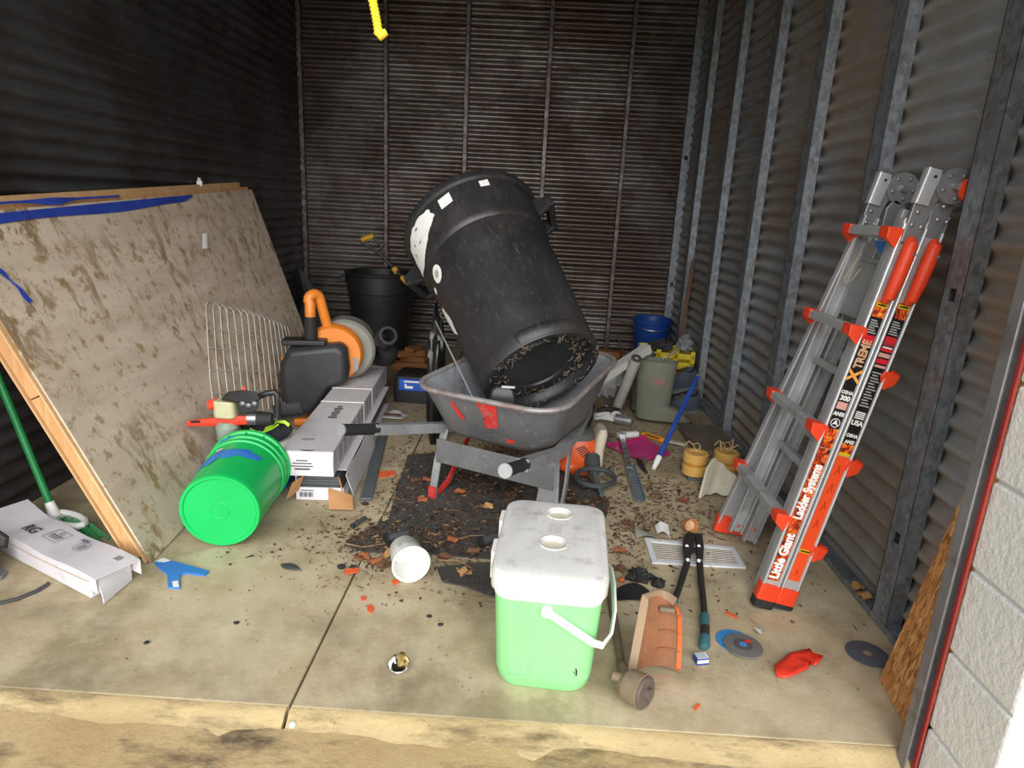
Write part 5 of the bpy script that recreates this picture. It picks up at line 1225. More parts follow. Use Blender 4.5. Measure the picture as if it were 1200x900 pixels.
# ================================================================ cooler
m_lime = mat('mint_plastic', '#84cf88', '#90d894', rough=.42, scale=3, dirt='#8fc48e', damt=.15)
m_lidw = mat('lid_white', '#cfcecb', '#dad9d6', rough=.42, scale=3, dirt='#97948e', damt=.42, dscale=14)
ck = V3((.098, 1.575, .001))
co = thing('cooler', 'mint green and white picnic cooler with swing handle standing on concrete', 'cooler', ck, rad(-4))
LZ = .292
q = MB(); q.loft([rrect(.20, .31, .035, .0, 6), rrect(.232, .345, .045, .022, 6), rrect(.246, .362, .045, .06, 6), rrect(.264, .390, .042, LZ-.02, 6), rrect(.264, .390, .042, LZ, 6)])
cbody = q.build('body', m_lime, co)
q = MB(); q.loft([rrect(.264, .388, .042, LZ-.016, 6), rrect(.268, .392, .042, LZ-.014, 6), rrect(.268, .392, .042, LZ+.002, 6)]); q.build('collar', m_white, co)
q = MB(); q.loft([rrect(.262, .386, .045, LZ+.002, 6), rrect(.286, .414, .050, LZ+.006, 6), rrect(.288, .416, .050, LZ+.045, 6), rrect(.278, .406, .052, LZ+.060, 6), rrect(.256, .384, .050, LZ+.064, 6)])
lid_o = q.build('lid', m_lidw, co)
cups = [(.012, .125), (.002, -.045)]
for cx_, cy_ in cups:
    cu = MB().lathe([(.030, 0), (.036, .05)], 32).build('cutter', m_lidw, M=Matrix.Translation((cx_, cy_, LZ+.052)))
    cu.parent = co
    md = lid_o.modifiers.new('cut', 'BOOLEAN'); md.operation = 'DIFFERENCE'; md.object = cu; md.solver = 'EXACT'
    bpy.context.view_layer.update()
    dg = bpy.context.evaluated_depsgraph_get(); nm = bpy.data.meshes.new_from_object(lid_o.evaluated_get(dg))
    lid_o.modifiers.clear(); lid_o.data = nm; bpy.data.objects.remove(cu)
lid_o.data.shade_smooth(); lid_o.data.set_sharp_from_angle(angle=rad(35))
for cx_, cy_ in cups:
    MB().lathe([(.033, 0), (.036, .0025), (.039, 0)], 32, Matrix.Translation((cx_, cy_, LZ+.064)), cap0=False, cap1=False).build('cup_ring', m_lidw, lid_o)
    MB().lathe([(.0001, 0), (.0295, 0)], 24, Matrix.Translation((cx_, cy_, LZ+.0527)), cap0=False, cap1=False).build('cup_floor', mat('dusty_cup', '#c3bca8', '#d0cab8', rough=.7), lid_o)
q = MB()
for k in range(6): q.box((-.012+.006*k, .035, LZ+.0642), (.0016, .05, .0006))
q.box((.003, .062, LZ+.0642), (.042, .0016, .0006)); q.box((.003, .008, LZ+.0642), (.042, .0016, .0006)); q.build('moulded_print', mat('print_grey', '#a9a6a0', rough=.6), lid_o, smooth=False)
for y_ in (.12, -.05): MB().loft([rrect(.014, .07, .006, z, 3, -.148, y_) for z in (LZ-.03, LZ+.045)]).build('hinge_lug', m_white, co)
# swing handle hanging down on the right
yF = -.200
for s in (-1, 1):
    MB().cyl((.0, s*.188, LZ-.035), (.0, s*.206, LZ-.035), .014, n=18).build('pivot', m_white, co)
hpts = [(.0, yF, LZ-.035), (.05, yF-.002, LZ-.065), (.115, yF-.003, LZ-.105), (.140, yF+.004, LZ-.115), (.160, yF+.035, LZ-.105), (.170, yF+.10, LZ-.085), (.172, .0, LZ-.075), (.170, -yF-.1, LZ-.085), (.160, -yF-.035, LZ-.105), (.140, -yF-.004, LZ-.115), (.115, -yF+.003, LZ-.105), (.05, -yF+.002, LZ-.065), (0, -yF, LZ-.035)]
MB().tube(hpts, 1, prof=[(-.0035, -.010), (.0035, -.010), (.0035, .010), (-.0035, .010)], up=(.3, 0, 1)).build('handle', m_white, co, bevel=.002)
# embossed emblem and wordmark on the front, dark scuff
def front(x, z):
    t = (z-.06)/(LZ-.08); y = -(.181+.0115*t); return (x, y-.0008, z)
def emb(rects, name, m=m_lime, th=.002):
    q = MB()
    for x, z, a, b in rects:
        c = front(x, z); q.box((c[0], c[1], c[2]), (a, th, b))
    q.build(name, m, cbody, smooth=False, bevel=.0006)
ex, ez = -.062, .078
emb([(ex, ez+.026, .056, .0025), (ex, ez-.026, .056, .0025), (ex-.027, ez, .0025, .052), (ex+.027, ez, .0025, .052), (ex-.014, ez+.011, .016, .012), (ex+.013, ez+.010, .018, .016), (ex-.013, ez-.013, .018, .014), (ex+.014, ez-.012, .014, .010), (ex, ez-.004, .006, .034)], 'emblem')
wx, wz = .048, .074
emb([(wx, wz+.013, .066, .0022), (wx, wz-.013, .066, .0022), (wx-.032, wz, .0022, .026), (wx+.032, wz, .0022, .026)]+[(wx-.024+.0095*k, wz, .006, .012) for k in range(6)], 'wordmark')
MB().patch(rag(10, .006, .4, 3, .7, 1.9), lambda x, z: front(.082+x, .083+z), 2).build('dark_scuff', m_black, cbody)

# ================================================================ string trimmer head with guard, by the cooler
m_dusty = mat('dusty_orange', '#7d5034', '#915f3e', rough=.8, dirt='#64523f', damt=.7, dscale=12)
m_dustb = mat('dusty_brown', '#6f604e', '#85745e', rough=.75, dirt='#5c5044', damt=.4, dscale=20)
sh0 = fl(728, 796); sth = thing('string_trimmer', 'dusty string trimmer head with curved orange guard lying beside the cooler', 'trimmer', (sh0.x, sh0.y, 0))
S0 = V3((sh0.x, sh0.y, 0))
se = fl(728, 778, .024)-S0
MB().tube([fl(713, 668, .0125)-S0, fl(717, 705, .0125)-S0, fl(723, 746, .014)-S0, se], .0115, 12).build('shaft', m_dustb, sth)
hc = onY(748, 808, 1.375)-S0; hax = V3((.62, -.55, .10)).normalized()
Mh = frame(hc, (0, 0, 1), hax)
MB().lathe([(.0001, -.045), (.028, -.045), (.034, -.035), (.036, -.03), (.040, -.028), (.042, -.005), (.043, .015), (.040, .017), (.0001, .017)], 30, Mh).build('spool_head', m_dustb, sth)
MB().lathe([(.0001, .0175), (.0405, .0175), (.0405, .021), (.036, .025), (.016, .026), (.015, .036), (.0001, .037)], 30, Mh).build('spool_cap', mat('cap_brown', '#4d443c', '#5f554b', rough=.6), sth)
MB().cyl(Mh @ V3((-.010, -.041, 0)), Mh @ V3((-.010, -.043, 0)), .0045, n=10).build('line_eyelet', m_black, sth)
MB().tube([se, se.lerp(Mh @ V3((0, 0, -.04)), .5)+V3((0, 0, .006)), Mh @ V3((0, 0, -.04))], [.014, .017, .02], 12).build('gear_neck', m_dustb, sth)
MB().cyl(onY(716, 791, 1.40)-S0, onY(730, 795, 1.40)-S0, .011, .013, 12).build('stub', m_dustb, sth)
# guard: curved plate with a flange round its edge
gO = fl(742, 786)-S0
GL = [(739, 790, 0.), (741, 768, .0), (752, 744, .0), (755, 715, .0), (757, 702, .0)]
def guard(u, v):
    # u across from inner edge to outer edge, v from foot to top
    xl = [741, 750, 755, 757, 762][min(4, int(v*4))]; 
    a = onY(740+ (16*v), 788-88*v, 1.45+.06*v); b = onY(797+(2*math.sin(v*3))-10*max(0, v-.8)*3, 792-84*v, 1.50+.02*v)
    p = a.lerp(b, u); bulge = .035*math.sin(math.pi*u*.9)
    return p+V3((.2, 1, 0)).normalized()*bulge-S0
q = MB(); q.grid(guard, 14, 14, .003); g = q.build('guard', m_dusty, sth)
edge = [guard(0, 1-i/12) for i in range(13)][::-1]+[guard(i/10, 1) for i in range(1, 11)]
MB().tube(edge, 1, prof=[(-.011, -.002), (.011, -.002), (.011, .002), (-.011, .002)], up=(0, -1, 0)).build('guard_flange', mat('dusty_flange', '#86705a', '#998268', rough=.7), g)
for v in (.2, .45, .7): MB().tube([guard(u, v+.1*u)-V3((0, .003, 0)) for u in (.45, .65, .85, .97)], .0022, 6).build('guard_rib', m_dusty, g)
MB().grid(lambda u, v: V3(guard(.90+.1*u, .06+.86*v))-V3((0, .0035, 0)), 4, 12, .001).build('clean_orange_edge', mat('clean_orange', '#de6030', '#e86c3a', rough=.5, dirt='#a5714c', damt=.4, dscale=18), g)
MB().bar(V3(guard(.42, .82))-V3((0, .01, 0)), V3(guard(.85, .86))-V3((0, .01, 0)), .012, .012).build('line_cutter', m_dustb, g, smooth=False, bevel=.002)
MB().tube([Mh @ V3((.02, -.04, .005)), Mh @ V3((.0, -.09, .03))], .001, 4).build('line_end', mat('line_red', '#a0524a', rough=.5), sth)

# ================================================================ bolt cutters
m_iron = mat('dark_iron', '#33312f', '#45423f', rough=.55, metal=.4)
m_teal = mat('teal_grip', '#2f6068', '#3a6e76', rough=.55, dirt='#2a4046', damt=.4)
j0 = fl(812, 640); bc = thing('bolt_cutter', 'long-handled bolt cutter with teal grips lying across a white vent grille', 'bolt cutter', (j0.x, j0.y, .006))
J = lambda x, y, z=.012: fl(x, y, z)-V3((j0.x, j0.y, .006))
for s, pts in ((-1, [(800, 636), (806, 630), (814, 633), (812, 646), (808, 660), (802, 664), (799, 650)]), (1, [(814, 632), (822, 633), (824, 648), (823, 664), (816, 663), (815, 647)])):
    P_ = [J(*p) for p in pts]; MB().prism([(p.x, p.y) for p in P_], .012, .034).build('jaw', m_iron, bc, smooth=False, bevel=.003)
for x, y in ((805, 640), (819, 640), (806, 656), (819, 657)): MB().cyl(J(x, y, .038), J(x, y, .042), .006, n=10).build('pivot_bolt', m_hinge, bc)
MB().bar(J(804, 645, .026), J(822, 645, .026), .018, .010).build('link_plate', m_iron, bc, smooth=False)
MB().tube([J(805, 660, .026), J(800, 676, .02), J(795, 692, .016), J(790, 704, .014)], [.012, .011, .010, .010], 10).build('handle', m_iron, bc)
MB().tube([J(820, 660, .026), J(822, 685, .02), J(825, 712, .016), J(826, 728, .016)], [.012, .011, .010, .010], 10).build('handle', m_iron, bc)
MB().tube([J(790, 704, .014), J(781, 728, .016)], .0135, 12).build('grip', m_teal, bc)
MB().tube([J(825.5, 722, .017), J(826, 735, .018)], .0150, 12).build('grip_collar', m_teal, bc)
MB().tube([J(826, 735, .018), J(826, 747, .018)], .0140, 12).build('grip', m_iron, bc)
MB().tube([J(826, 747, .018), J(825.5, 756, .018), J(825, 759, .018)], [.0155, .0155, .010], 12).build('grip_end', m_teal, bc)
# vent grille
pts = [fl(*p) for p in ((755, 632), (860, 643), (874, 667), (764, 661))]; c = sum(pts, V3())/4
vg = thing('vent_grille', 'white metal louvred vent cover lying flat on the floor under the bolt cutter', 'vent cover', (c.x, c.y, .001))
m_vent = mat('vent_white', '#d2d6da', '#e2e6ea', rough=.4, dirt='#7d7a76', damt=.22, dscale=20)
def vp(u, v, z): p = pts[0].lerp(pts[1], u).lerp(pts[3].lerp(pts[2], u), v); return V3((p.x-c.x, p.y-c.y, z))
for (u0, v0, u1, v1) in ((0, 0, 1, .12), (0, .88, 1, 1), (0, .12, .06, .88), (.94, .12, 1, .88)):
    MB().add([vp(u, v, z) for u in (u0, u1) for v in (v0, v1) for z in (0, .006)], [(0, 1, 3, 2), (4, 6, 7, 5), (0, 4, 5, 1), (2, 3, 7, 6), (0, 2, 6, 4), (1, 5, 7, 3)]).build('frame_bar', m_vent, vg, smooth=False)
for k in range(9):
    v = .14+.735*k/9; MB().add([vp(.06, v, .001), vp(.94, v, .001), vp(.94, v+.055, .006), vp(.06, v+.055, .006), vp(.06, v+.005, .0), vp(.94, v+.005, .0), vp(.94, v+.06, .005), vp(.06, v+.06, .005)], [(0, 1, 2, 3), (7, 6, 5, 4), (0, 4, 5, 1), (2, 6, 7, 3), (0, 3, 7, 4), (1, 5, 6, 2)]).build('slat', m_vent, vg, smooth=False)
# paper scraps by the grille
p = fl(776, 624); q = MB(); q.grid(lambda u, v: (p.x+(u-.5)*.05, p.y+(v-.5)*.06, .010+.02*u*v+.012*math.sin(u*4)), 6, 6, .0012); tag(q.build('paper_scrap', m_white), 'jagged white paper scrap at the vent grille corner', 'paper')
p = fl(757, 630); q = MB(); q.grid(lambda u, v: (p.x+(u-.5)*.08, p.y+(v-.5)*.04+.01*u, .007+.012*math.sin(u*3+v)), 6, 5, .0012); tag(q.build('foil_scrap', mat('grey_foil', '#8c8a84', '#a5a39c', rough=.5)), 'crumpled grey foil scrap beside the white paper scrap', 'scrap')
# tan cup-shaped knob
p = fl(808, 626); tk = thing('tan_cup', 'small tan broken cup lying above the vent grille', 'cup', M=frame((p.x, p.y+.02, .028), (0, 0, 1), (.25, -.9, .25)))
MB().lathe([(.0001, -.025), (.022, -.022), (.027, 0), (.029, .022), (.026, .023), (.022, .002), (.0001, -.012)], 20, cap0=False, cap1=False).build('shell', mat('tan_shell', '#b07a4a', '#c48d5a', rough=.6), tk)
MB().lathe([(.0001, .0), (.020, .004), (.0215, -.002)], 14, cap0=False, cap1=False).build('filling', mat('tan_fill', '#c9a27a', '#d8b48c', rough=.8, bump=.4), tk)
# dark crumpled scraps behind the guard
blob('black_scrap', (fl(749, 680).x, fl(749, 680).y, 0), (.034, .024, .022), m_rubber, 'crumpled black plastic scrap beside the cooler handle', 'scrap', 12, .7)
q = MB(); p = fl(742, 700); q.grid(lambda u, v: (p.x+(u-.5)*.11, p.y+(v-.5)*.06, .006+.022*math.sin(u*3)*(.3+v)), 8, 6, .003); tag(q.build('black_scrap', m_black), 'folded black plastic sheet scrap between cooler and orange guard', 'scrap')
blob('black_scrap', (fl(771, 687).x, fl(771, 687).y, 0), (.022, .020, .016), m_rubber, 'small black lump between the bolt cutter and orange guard', 'scrap', 14, .4)
tag(MB().sphere((0, 0, .008), (.011, .010, .008), 10, 6).build('orange_nut', mat('nut_orange', '#c0602c', rough=.6), M=Matrix.Translation(fl(728, 682))), 'tiny orange nut beside the cooler near the black scraps', 'nut')
# small blue and white carton
p = fl(821, 776); sbx = thing('small_box', 'tiny blue and white box on concrete below the bolt cutter grip', 'box', (p.x, p.y, .001), rad(12))
MB().box((0, 0, .0105), (.034, .026, .021)).build('carton', m_white, sbx, smooth=False, bevel=.001)
MB().box((-.002, -.0002, .0212), (.030, .024, .001)).build('top_print', mat('grey_print', '#b4b8c4', rough=.5), sbx, smooth=False)
q = MB(); q.box((0, -.0134, .0185), (.034, .0008, .005)); q.box((0, -.0134, .003), (.034, .0008, .005)); q.box((-.0174, 0, .0105), (.0008, .026, .020)); q.build('blue_band', mat('print_blue', '#2b3f94', rough=.5), sbx, smooth=False)
# cutting discs
def disc(c, r, m, label, tiltm=None, name='cutting_disc', hole=.011):
    t = thing(name, label, 'disc', c)
    MB().lathe([(hole, 0), (r, 0), (r, .003), (hole*1.6, .0045), (hole, .0045)], 40, tiltm, loop=True).build('disc', m, t); return t
p = fl(866, 757); pt_ = disc((p.x-.008, p.y+.018, .001), .052, mat('disc_blue', '#2f78b8', '#3c88c8', rough=.5), 'blue cutting disc under the worn grey disc'); 
m_disc = mat('disc_grey', '#5a5a58', '#6e6d6a', rough=.75, dirt='#4a4642', damt=.3, dscale=25)
t = disc((p.x+.008, p.y-.008, .0065), .054, m_disc, 'worn grey cutting disc lying on top of the blue disc')
MB().lathe([(.011, .0048), (.026, .0052), (.026, .0058), (.011, .0058)], 24, loop=True).build('centre_label', mat('disc_dark', '#434240', '#54504c', rough=.7), t)
MB().lathe([(.0001, .002), (.011, .002), (.011, .006), (.0001, .006)], 16, cap0=False).build('blue_bore', mat('bore_blue', '#3c82bc', rough=.5), t)
MB().patch([(.012+.0*k, .0) if False else (.03*math.cos(rad(a))*1., .03*math.sin(rad(a))) for k, a in enumerate((20, 40, 60))]+[(.016*math.cos(rad(60)), .016*math.sin(rad(60))), (.016*math.cos(rad(20)), .016*math.sin(rad(20)))], lambda x, y: (x, y, .0063), 1).build('red_print', m_sred, t)
p = fl(1016, 767); t = disc((p.x, p.y, .001), .058, mat('disc_bluegrey', '#4c525c', '#626872', rough=.7, dirt='#3c3c40', damt=.35, dscale=25), 'dark blue-grey cutting disc near the chipboard panel', hole=.014)
MB().lathe([(.014, .0046), (.03, .005), (.03, .0056), (.014, .0056)], 24, loop=True).build('centre_label', mat('disc_label', '#565058', '#6a6068', rough=.7), t)
p = fl(889, 742); q = MB(); q.grid(lambda u, v: ((u-.5)*.035, (v-.5)*.022, .006+.010*math.sin(u*4+v)), 5, 4, .0015); tag(q.build('metal_scrap', mat('scrap_pale', '#a3a398', rough=.5, metal=.3), M=Matrix.Translation((p.x, p.y, .006)) @ Matrix.Rotation(.9, 4, 'Z')), 'small pale metal scrap beside the blue cutting disc', 'scrap')
# red plastic shard
pts2 = [(907, 785), (925, 768), (948, 765), (952, 770), (964, 774), (955, 782), (950, 781), (945, 788), (922, 798), (910, 795)]
P_ = [fl(*q_) for q_ in pts2]; c = sum(P_, V3())/len(P_)
rs = MB().patch([(q_.x, q_.y) for q_ in P_], lambda x, y: (x-c.x, y-c.y, .010+.006*math.cos((x-c.x)*60+(y-c.y)*60)), 3).build('red_shard', mat('shard_red', '#dc3320', '#e83e2a', rough=.4), M=Matrix.Translation((c.x, c.y, 0)))
sol = rs.modifiers.new('solid', 'SOLIDIFY'); sol.thickness = .003; tag(rs, 'bright red broken plastic shard on the concrete near the ladder feet', 'plastic shard')
# ================================================================ floor middle
# white tub on its side, open end to the viewer
tubc = fl(500, 690); T0 = V3((-.345, 2.01, .043)); 
tax = V3((.42, -1.0, .06)).normalized()
tb0 = onY(473, 664, 1.98); tb0.z = .046
tb0.z = .055
tub = thing('white_tub', 'white plastic tub lying on its side, open end toward the driveway', 'tub', M=frame(tb0, (0, 0, 1), tax)); tub.scale = (1.2, 1.2, 1.15)
MB().lathe([(.0001, 0), (.038, 0), (.041, .004), (.048, .094), (.052, .096), (.053, .103), (.050, .106), (.046, .102), (.039, .008), (.0001, .006)], 36, cap0=False, cap1=False).build('body', m_white, tub)
def tubpt(a, z): r = .0412+.007*z/.094+.0006; return (r*math.cos(a), r*math.sin(a), z)
q = MB()
for k in range(4): q.add([tubpt(-.5+.3*k, .03), tubpt(-.28+.3*k, .03), tubpt(-.28+.3*k, .055+.01*(k % 2)), tubpt(-.5+.3*k, .055+.01*(k % 2))], [(0, 1, 2, 3)])
q.build('faded_print', mat('faded_green', '#a9b3a4', rough=.6), tub, smooth=False)
# chrome valve
p = fl(468, 784); cv = thing('chrome_fitting', 'small round chrome plumbing fitting alone on the bare concrete', 'fitting', (p.x, p.y, .0))
MB().lathe([(.0001, .002), (.012, .0), (.022, .006), (.027, .015), (.028, .020), (.026, .021), (.020, .012), (.0001, .008)], 30, frame((0, 0, .004), (1, 0, 0), (.0, -.35, 1)), cap0=False, cap1=False).build('bowl', m_chrome, cv)
MB().tube([(.002, .004, .010), (.004, .008, .03), (.006, .010, .042)], [.009, .007, .0075], 10).build('stem', mat('brass', '#b99a5a', '#cbb074', rough=.25, metal=.9), cv)
MB().tube([(-.010, .004, .012), (-.013, .010, .034)], [.004, .006], 8).build('lever', m_chrome, cv)
# dark roofing-felt mats
m_felt = mat('roofing_felt', '#3a3937', '#4b4946', rough=.85, bump=.4, bscale=90, dirt='#5c5046', damt=.35)
def felt(pts, label, z=.001, th=.005):
    P_ = [fl(*p) for p in pts]; c = sum(P_, V3())/len(P_)
    o = MB().prism([(p.x-c.x, p.y-c.y) for p in P_], 0, th).build('felt_mat', m_felt, M=Matrix.Translation((c.x, c.y, z)), smooth=False); return tag(o, label, 'mat')
felt([(478, 534), (520, 531), (600, 540), (690, 560), (715, 590), (700, 640), (640, 660), (560, 655), (500, 650), (430, 648), (403, 641), (407, 634), (455, 610), (462, 585)], 'large dark roofing felt mat under the wheelbarrow strewn with leaves')
felt([(512, 668), (560, 662), (640, 664), (700, 650), (690, 690), (640, 700), (577, 702), (545, 690), (518, 684)], 'torn strip of dark roofing felt in front of the large mat', .0065)
FELTS = [[(v.co.x+o_.location.x, v.co.y+o_.location.y) for v in o_.data.vertices if v.co.z < .001] for o_ in C.objects if o_.name.startswith('felt_mat')]
def onfelt(x, y):
    for P_ in FELTS:
        c_ = False; n = len(P_)
        for i in range(n):
            (x0, y0), (x1, y1) = P_[i], P_[(i+1) % n]
            if (y0 > y) != (y1 > y) and x < (x1-x0)*(y-y0)/(y1-y0)+x0: c_ = not c_
        if c_: return True
    return False
bpy.context.view_layer.update()
_v, _f = [], []
for o_ in C.objects:                 # what stands on the floor, so that no litter is strewn through it
    if o_.type == 'MESH' and o_.get('kind') != 'structure' and not o_.name.startswith('felt_mat') and not (o_.parent and o_.parent.get('kind') == 'structure'):
        w_ = [o_.matrix_world @ v.co for v in o_.data.vertices]
        if w_ and min(p.z for p in w_) < .05:
            k_ = len(_v); _v += w_; _f += [[i+k_ for i in p.vertices] for p in o_.data.polygons]
_ob = BVHTree.FromPolygons(_v, _f)
def clear(x, y):
    return all(_ob.ray_cast(V3((x+a, y+b, .14)), V3((0, 0, -1)), .139)[0] is None for a, b in ((0, 0), (.012, 0), (-.012, 0), (0, .012), (0, -.012)))
# leaf litter, too small and many to count
m_lit = NT('leaf_litter'); 
vv = m_lit.new('ShaderNodeTexWhiteNoise'); sn = m_lit.new('ShaderNodeVectorMath', operation='SNAP'); m_lit.link(m_lit.co, sn.inputs[0]); sn.inputs[1].default_value = (.02, .02, .5); m_lit.link(sn.outputs[0], vv.inputs['Vector'])
m_lit.color(m_lit.ramp(vv.outputs['Value'], [(0, '#2e241c'), (.35, '#46352a'), (.65, '#6a4c38'), (.85, '#8a6648'), (1, '#a58660')])); m_lit = m_lit.pr(.85, 0, .2)
q = MB(); rn = random.Random(42)
def dens(x, y):
    c1 = math.exp(-(((x-.05)/.55)**2+((y-2.62)/.55)**2)); c2 = math.exp(-(((x+.42)/.22)**2+((y-2.12)/.16)**2))*1.0
    c3 = math.exp(-(((x-.45)/.25)**2+((y-2.55)/.35)**2))*.9; c4 = .02+.10*math.exp(-((y-3.6)/.8)**2)
    return min(1, c1+c2+c3+c4)*(.35+.9*max(0, noise.noise(V3((x*5, y*5, 2)))+.4))
cnt = 0
while cnt < 6500:
    x, y = rn.uniform(-1.2, 1.1), rn.uniform(1.75, 4.6)
    if rn.random() > dens(x, y) or not clear(x, y): continue
    cnt += 1; z = (.0066 if onfelt(x, y) else .0006)+rn.random()*.006; a = rn.uniform(0, 6.28); ca, sa = math.cos(a), math.sin(a); k = rn.random()
    if k < .45:
        L_, W_ = rn.uniform(.012, .045), rn.uniform(.0010, .0022)
    else: L_, W_ = rn.uniform(.006, .018), rn.uniform(.003, .008)
    h = rn.uniform(0, .006)
    q.add([(x-ca*L_/2, y-sa*L_/2, z), (x+sa*W_, y-ca*W_, z+h), (x+ca*L_/2, y+sa*L_/2, z+rn.uniform(0, .004)), (x-sa*W_, y+ca*W_, z+h*.6)], [(0, 1, 2), (0, 2, 3)])
lit = q.build('leaf_litter', m_lit, smooth=False, recalc=False); tag(lit, 'brown leaf litter and twigs strewn over felt mat and floor', 'leaf litter', kind='stuff')
# fine grit
q = MB(); m_grit = mat('grit', '#4a4238', '#7a6e5c', rough=.9, scale=80)
for i in range(1500):
    if i < 900: x, y = rn.gauss(-.45, .16), rn.gauss(2.08, .13)
    else: x, y = rn.uniform(-1.3, 1.05), rn.uniform(1.38, 3.6)
    s = rn.uniform(.0012, .0036); z = .0015
    if not (-1.15 < x < 1.1 and y > 1.33) or not clear(x, y): continue
    if onfelt(x, y): z += .0055
    q.add([(x-s, y-s, z), (x+s, y-s*.6, z), (x+s*.4, y+s, z), (x, y, z+s*1.4)], [(0, 1, 3), (1, 2, 3), (2, 0, 3)])
tag(q.build('grit', m_grit, smooth=False, recalc=False), 'fine dark grit and crumbs scattered on the concrete', 'grit', kind='stuff')
# separate larger leaves
m_leaf = [mat('leaf_tan', '#b98a54', '#cda06a', rough=.7), mat('leaf_rust', '#8a4f30', '#a5643e', rough=.7), mat('leaf_brown', '#6a4a36', '#7d5a42', rough=.75)]
leaf_me = []
for s in range(4):
    rn2 = random.Random(s); n = 22; ol = []
    for i in range(n):
        a = 2*math.pi*i/n; r = .022*(1+.55*(abs(math.sin(a*2.5))**.7-.5))*(1+rn2.uniform(-.1, .1)); ol.append((r*math.cos(a), r*math.sin(a)))
    q = MB(); q.patch(ol, lambda x, y: (x, y, .003+.010*abs(math.sin((x+y)*60+s))), 3)
    q.tube([(-.02, 0, .004), (-.045, .004, .003)], .0009, 4)
    leaf_me.append(q)
lv = [((571, 597), 0, .0), ((500, 565), 1, .3), ((495, 588), 1, 1.1), ((487, 566), 2, 2), ((585, 657), 0, 2.2), ((530, 636), 1, .4), ((650, 600), 1, 4), ((545, 675), 0, 5), ((727, 648), 1, 1), ((800, 588), 1, 2), ((768, 582), 2, .7), ((520, 655), 2, 3.3), ((555, 651), 2, 4), ((440, 660), 1, 1.4), ((455, 652), 0, 2.7), ((425, 655), 1, .2), ((451, 664), 2, 5.2), ((735, 615), 2, 2.4), ((725, 668), 2, 2), ((600, 585), 2, 5.5), ((538, 580), 1, 3.5), ((1015, 690), 0, 1.2), ((1006, 678), 0, 2.2)]
lcol = {0: 'pale tan', 1: 'rust-coloured', 2: 'dark brown'}
lplace = ['on the felt mat just behind the cooler', 'on the felt mat left of the barrow leg', 'on the felt mat in front of the red barrow foot', 'at the left border of the felt mat', 'on the felt by the cooler side', 'in the litter behind the white tub', 'on the mat behind the cooler lid', 'on the torn felt strip beside the white tub', 'between the cooler and the vent grille', 'in front of the tan wrapped rolls', 'below the slotted channel', 'just behind the white tub rim', 'beside the blue-grey rubber grip', 'left of the white tub near the orange flake', 'near the dark rubber grip end', 'at the pointed corner of the felt mat', 'touching the white tub base', 'between the loop grip and the cooler lid', 'by the cooler handle', 'under the barrow leg brace', 'under the barrow handle', 'on the wall base strip by the chipboard', 'on the wall base strip beside the ladder']
lc = {}
for i, ((x, y), mi, az) in enumerate(lv):
    p = fl(x, y); key = (i % 4, mi)
    if key not in lc:
        o = leaf_me[i % 4].build('dry_leaf', m_leaf[mi]); lc[key] = o
    else: o = copyobj(lc[key])
    zl = .0065 if onfelt(p.x, p.y) else .0005
    if i >= 21: p = onX(x, y, 1.137); zl = .0245
    o.matrix_world = Matrix.Translation((p.x, p.y, zl)) @ Matrix.Rotation(az, 4, 'Z'); tag(o, lcol[mi]+' dry leaf '+lplace[i], 'leaf', 'dry leaves')
# pine needle clumps and twigs lying singly
m_twig = mat('twig', '#7d6248', '#98795a', rough=.8)
for pts, lb_ in (([(405, 637), (425, 641), (452, 637)], 'thin pale twig on the felt mat corner'), ([(530, 634), (550, 628), (575, 627)], 'crooked twig on the felt mat behind the white tub'), ([(405, 610), (420, 604), (425, 602)], 'short dark twig on the concrete left of the mat'), ([(513, 656), (540, 658), (556, 668)], 'curved twig behind the white tub opening')):
    tag(MB().tube([fl(x, y, .012) for x, y in pts], [.003, .0022, .0014], 6).build('twig', m_twig), lb_, 'twig')
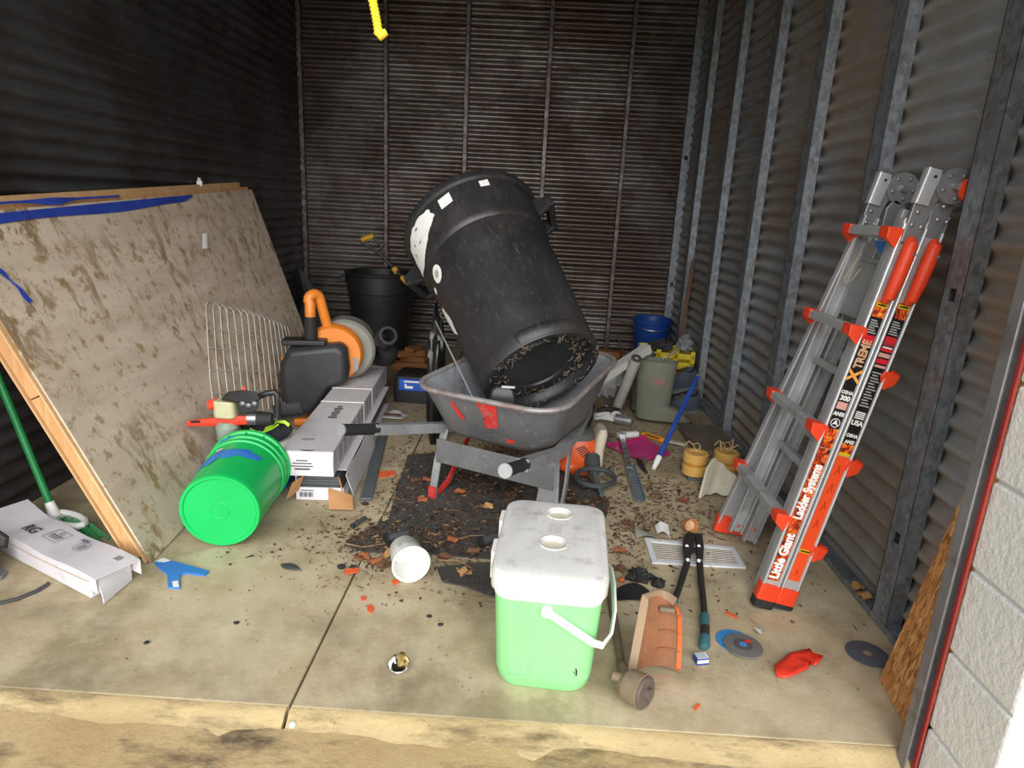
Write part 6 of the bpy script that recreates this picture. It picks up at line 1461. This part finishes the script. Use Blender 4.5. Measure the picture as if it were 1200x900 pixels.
# dark rubber grips lying about
m_grip = mat('grip_grey', '#3a3d40', '#4b4e52', rough=.6)
def grip(a, b, r, label):
    A_, B_ = fl(*a), fl(*b); A_.z = B_.z = r*1.08+.0062; c = (A_+B_)/2; d = (B_-A_)
    t = thing('rubber_grip', label, 'grip', (c.x, c.y, 0), group='loose rubber grips')
    z = V3((0, 0, r*1.08+.0062)); d.z = 0
    MB().tube([z-d*.5, z-d*.42, z-d*.1, z+d*.3, z+d*.5], [r*.7, r, r*.92, r, r*.85], 14).build('sleeve', m_grip, t)
    MB().tube([z-d*.52, z-d*.40], r*1.08, 14).build('collar', m_rubber, t)
grip((452, 638), (478, 632), .017, 'loose dark rubber grip lying on the felt mat behind the white tub')
grip((413, 621), (428, 611), .009, 'slim dark rubber grip lying at the edge of the felt mat')
grip((562, 642), (584, 636), .018, 'loose blue-grey rubber grip lying beside the cooler')
for (x, y, lb_) in ((400, 666, 'small black crumb of rubber left of the orange flakes'), (414, 667, 'black rubber lump beside the orange flakes'), (428, 592, 'black plastic crumb on the concrete left of the mat')):
    blob('rubber_crumb', fl(x, y), (.014, .010, .008), m_rubber, lb_, 'crumb', x, .4, 12, 8)
for (x, y, lb_) in ((503, 723, 'black chip on concrete between tub and fitting'), (516, 733, 'smaller black chip near the chrome fitting'), (277, 731, 'dark chip on open concrete left of the joint'), (172, 754, 'small dark chip on concrete below the tape scrap')):
    blob('stone_chip', fl(x, y), (.008, .006, .004), m_rubber, lb_, 'chip', x, .5, 10, 6)
blob('white_pebble', fl(343, 851, -.022), (.008, .010, .006), m_white, 'white pebble in the gutter at the slab joint', 'pebble', 2, .3, 12, 8)
# orange paint flakes
m_flake = mat('flake_orange', '#d85a30', '#e86a3c', rough=.6)
fk = [([(444, 553), (463, 552), (464, 557), (445, 561)], 'flat orange strip on concrete left of the mat'), ([(403, 671), (412, 668), (422, 668), (420, 673), (405, 676)], 'orange flake beside the black rubber lump'), ([(459, 681), (466, 679), (468, 683), (461, 687)], 'orange flake left of the white tub'), ([(430, 711), (435, 709), (439, 714), (436, 719), (431, 718)], 'round orange flake on bare concrete'), ([(423, 700), (429, 699), (429, 704), (424, 705)], 'small orange-red flake above the round flake'), ([(812, 830), (818, 825), (821, 827), (815, 834)], 'small red flake by the trimmer spool'), ([(851, 717), (862, 722), (864, 726), (850, 720)], 'faded orange flake behind the ladder feet')]
for pts, lb_ in fk: flat('paint_flake', pts, m_flake, lb_, 'flake', .002, .0075 if pts[0][0] in (403,) else .0015)
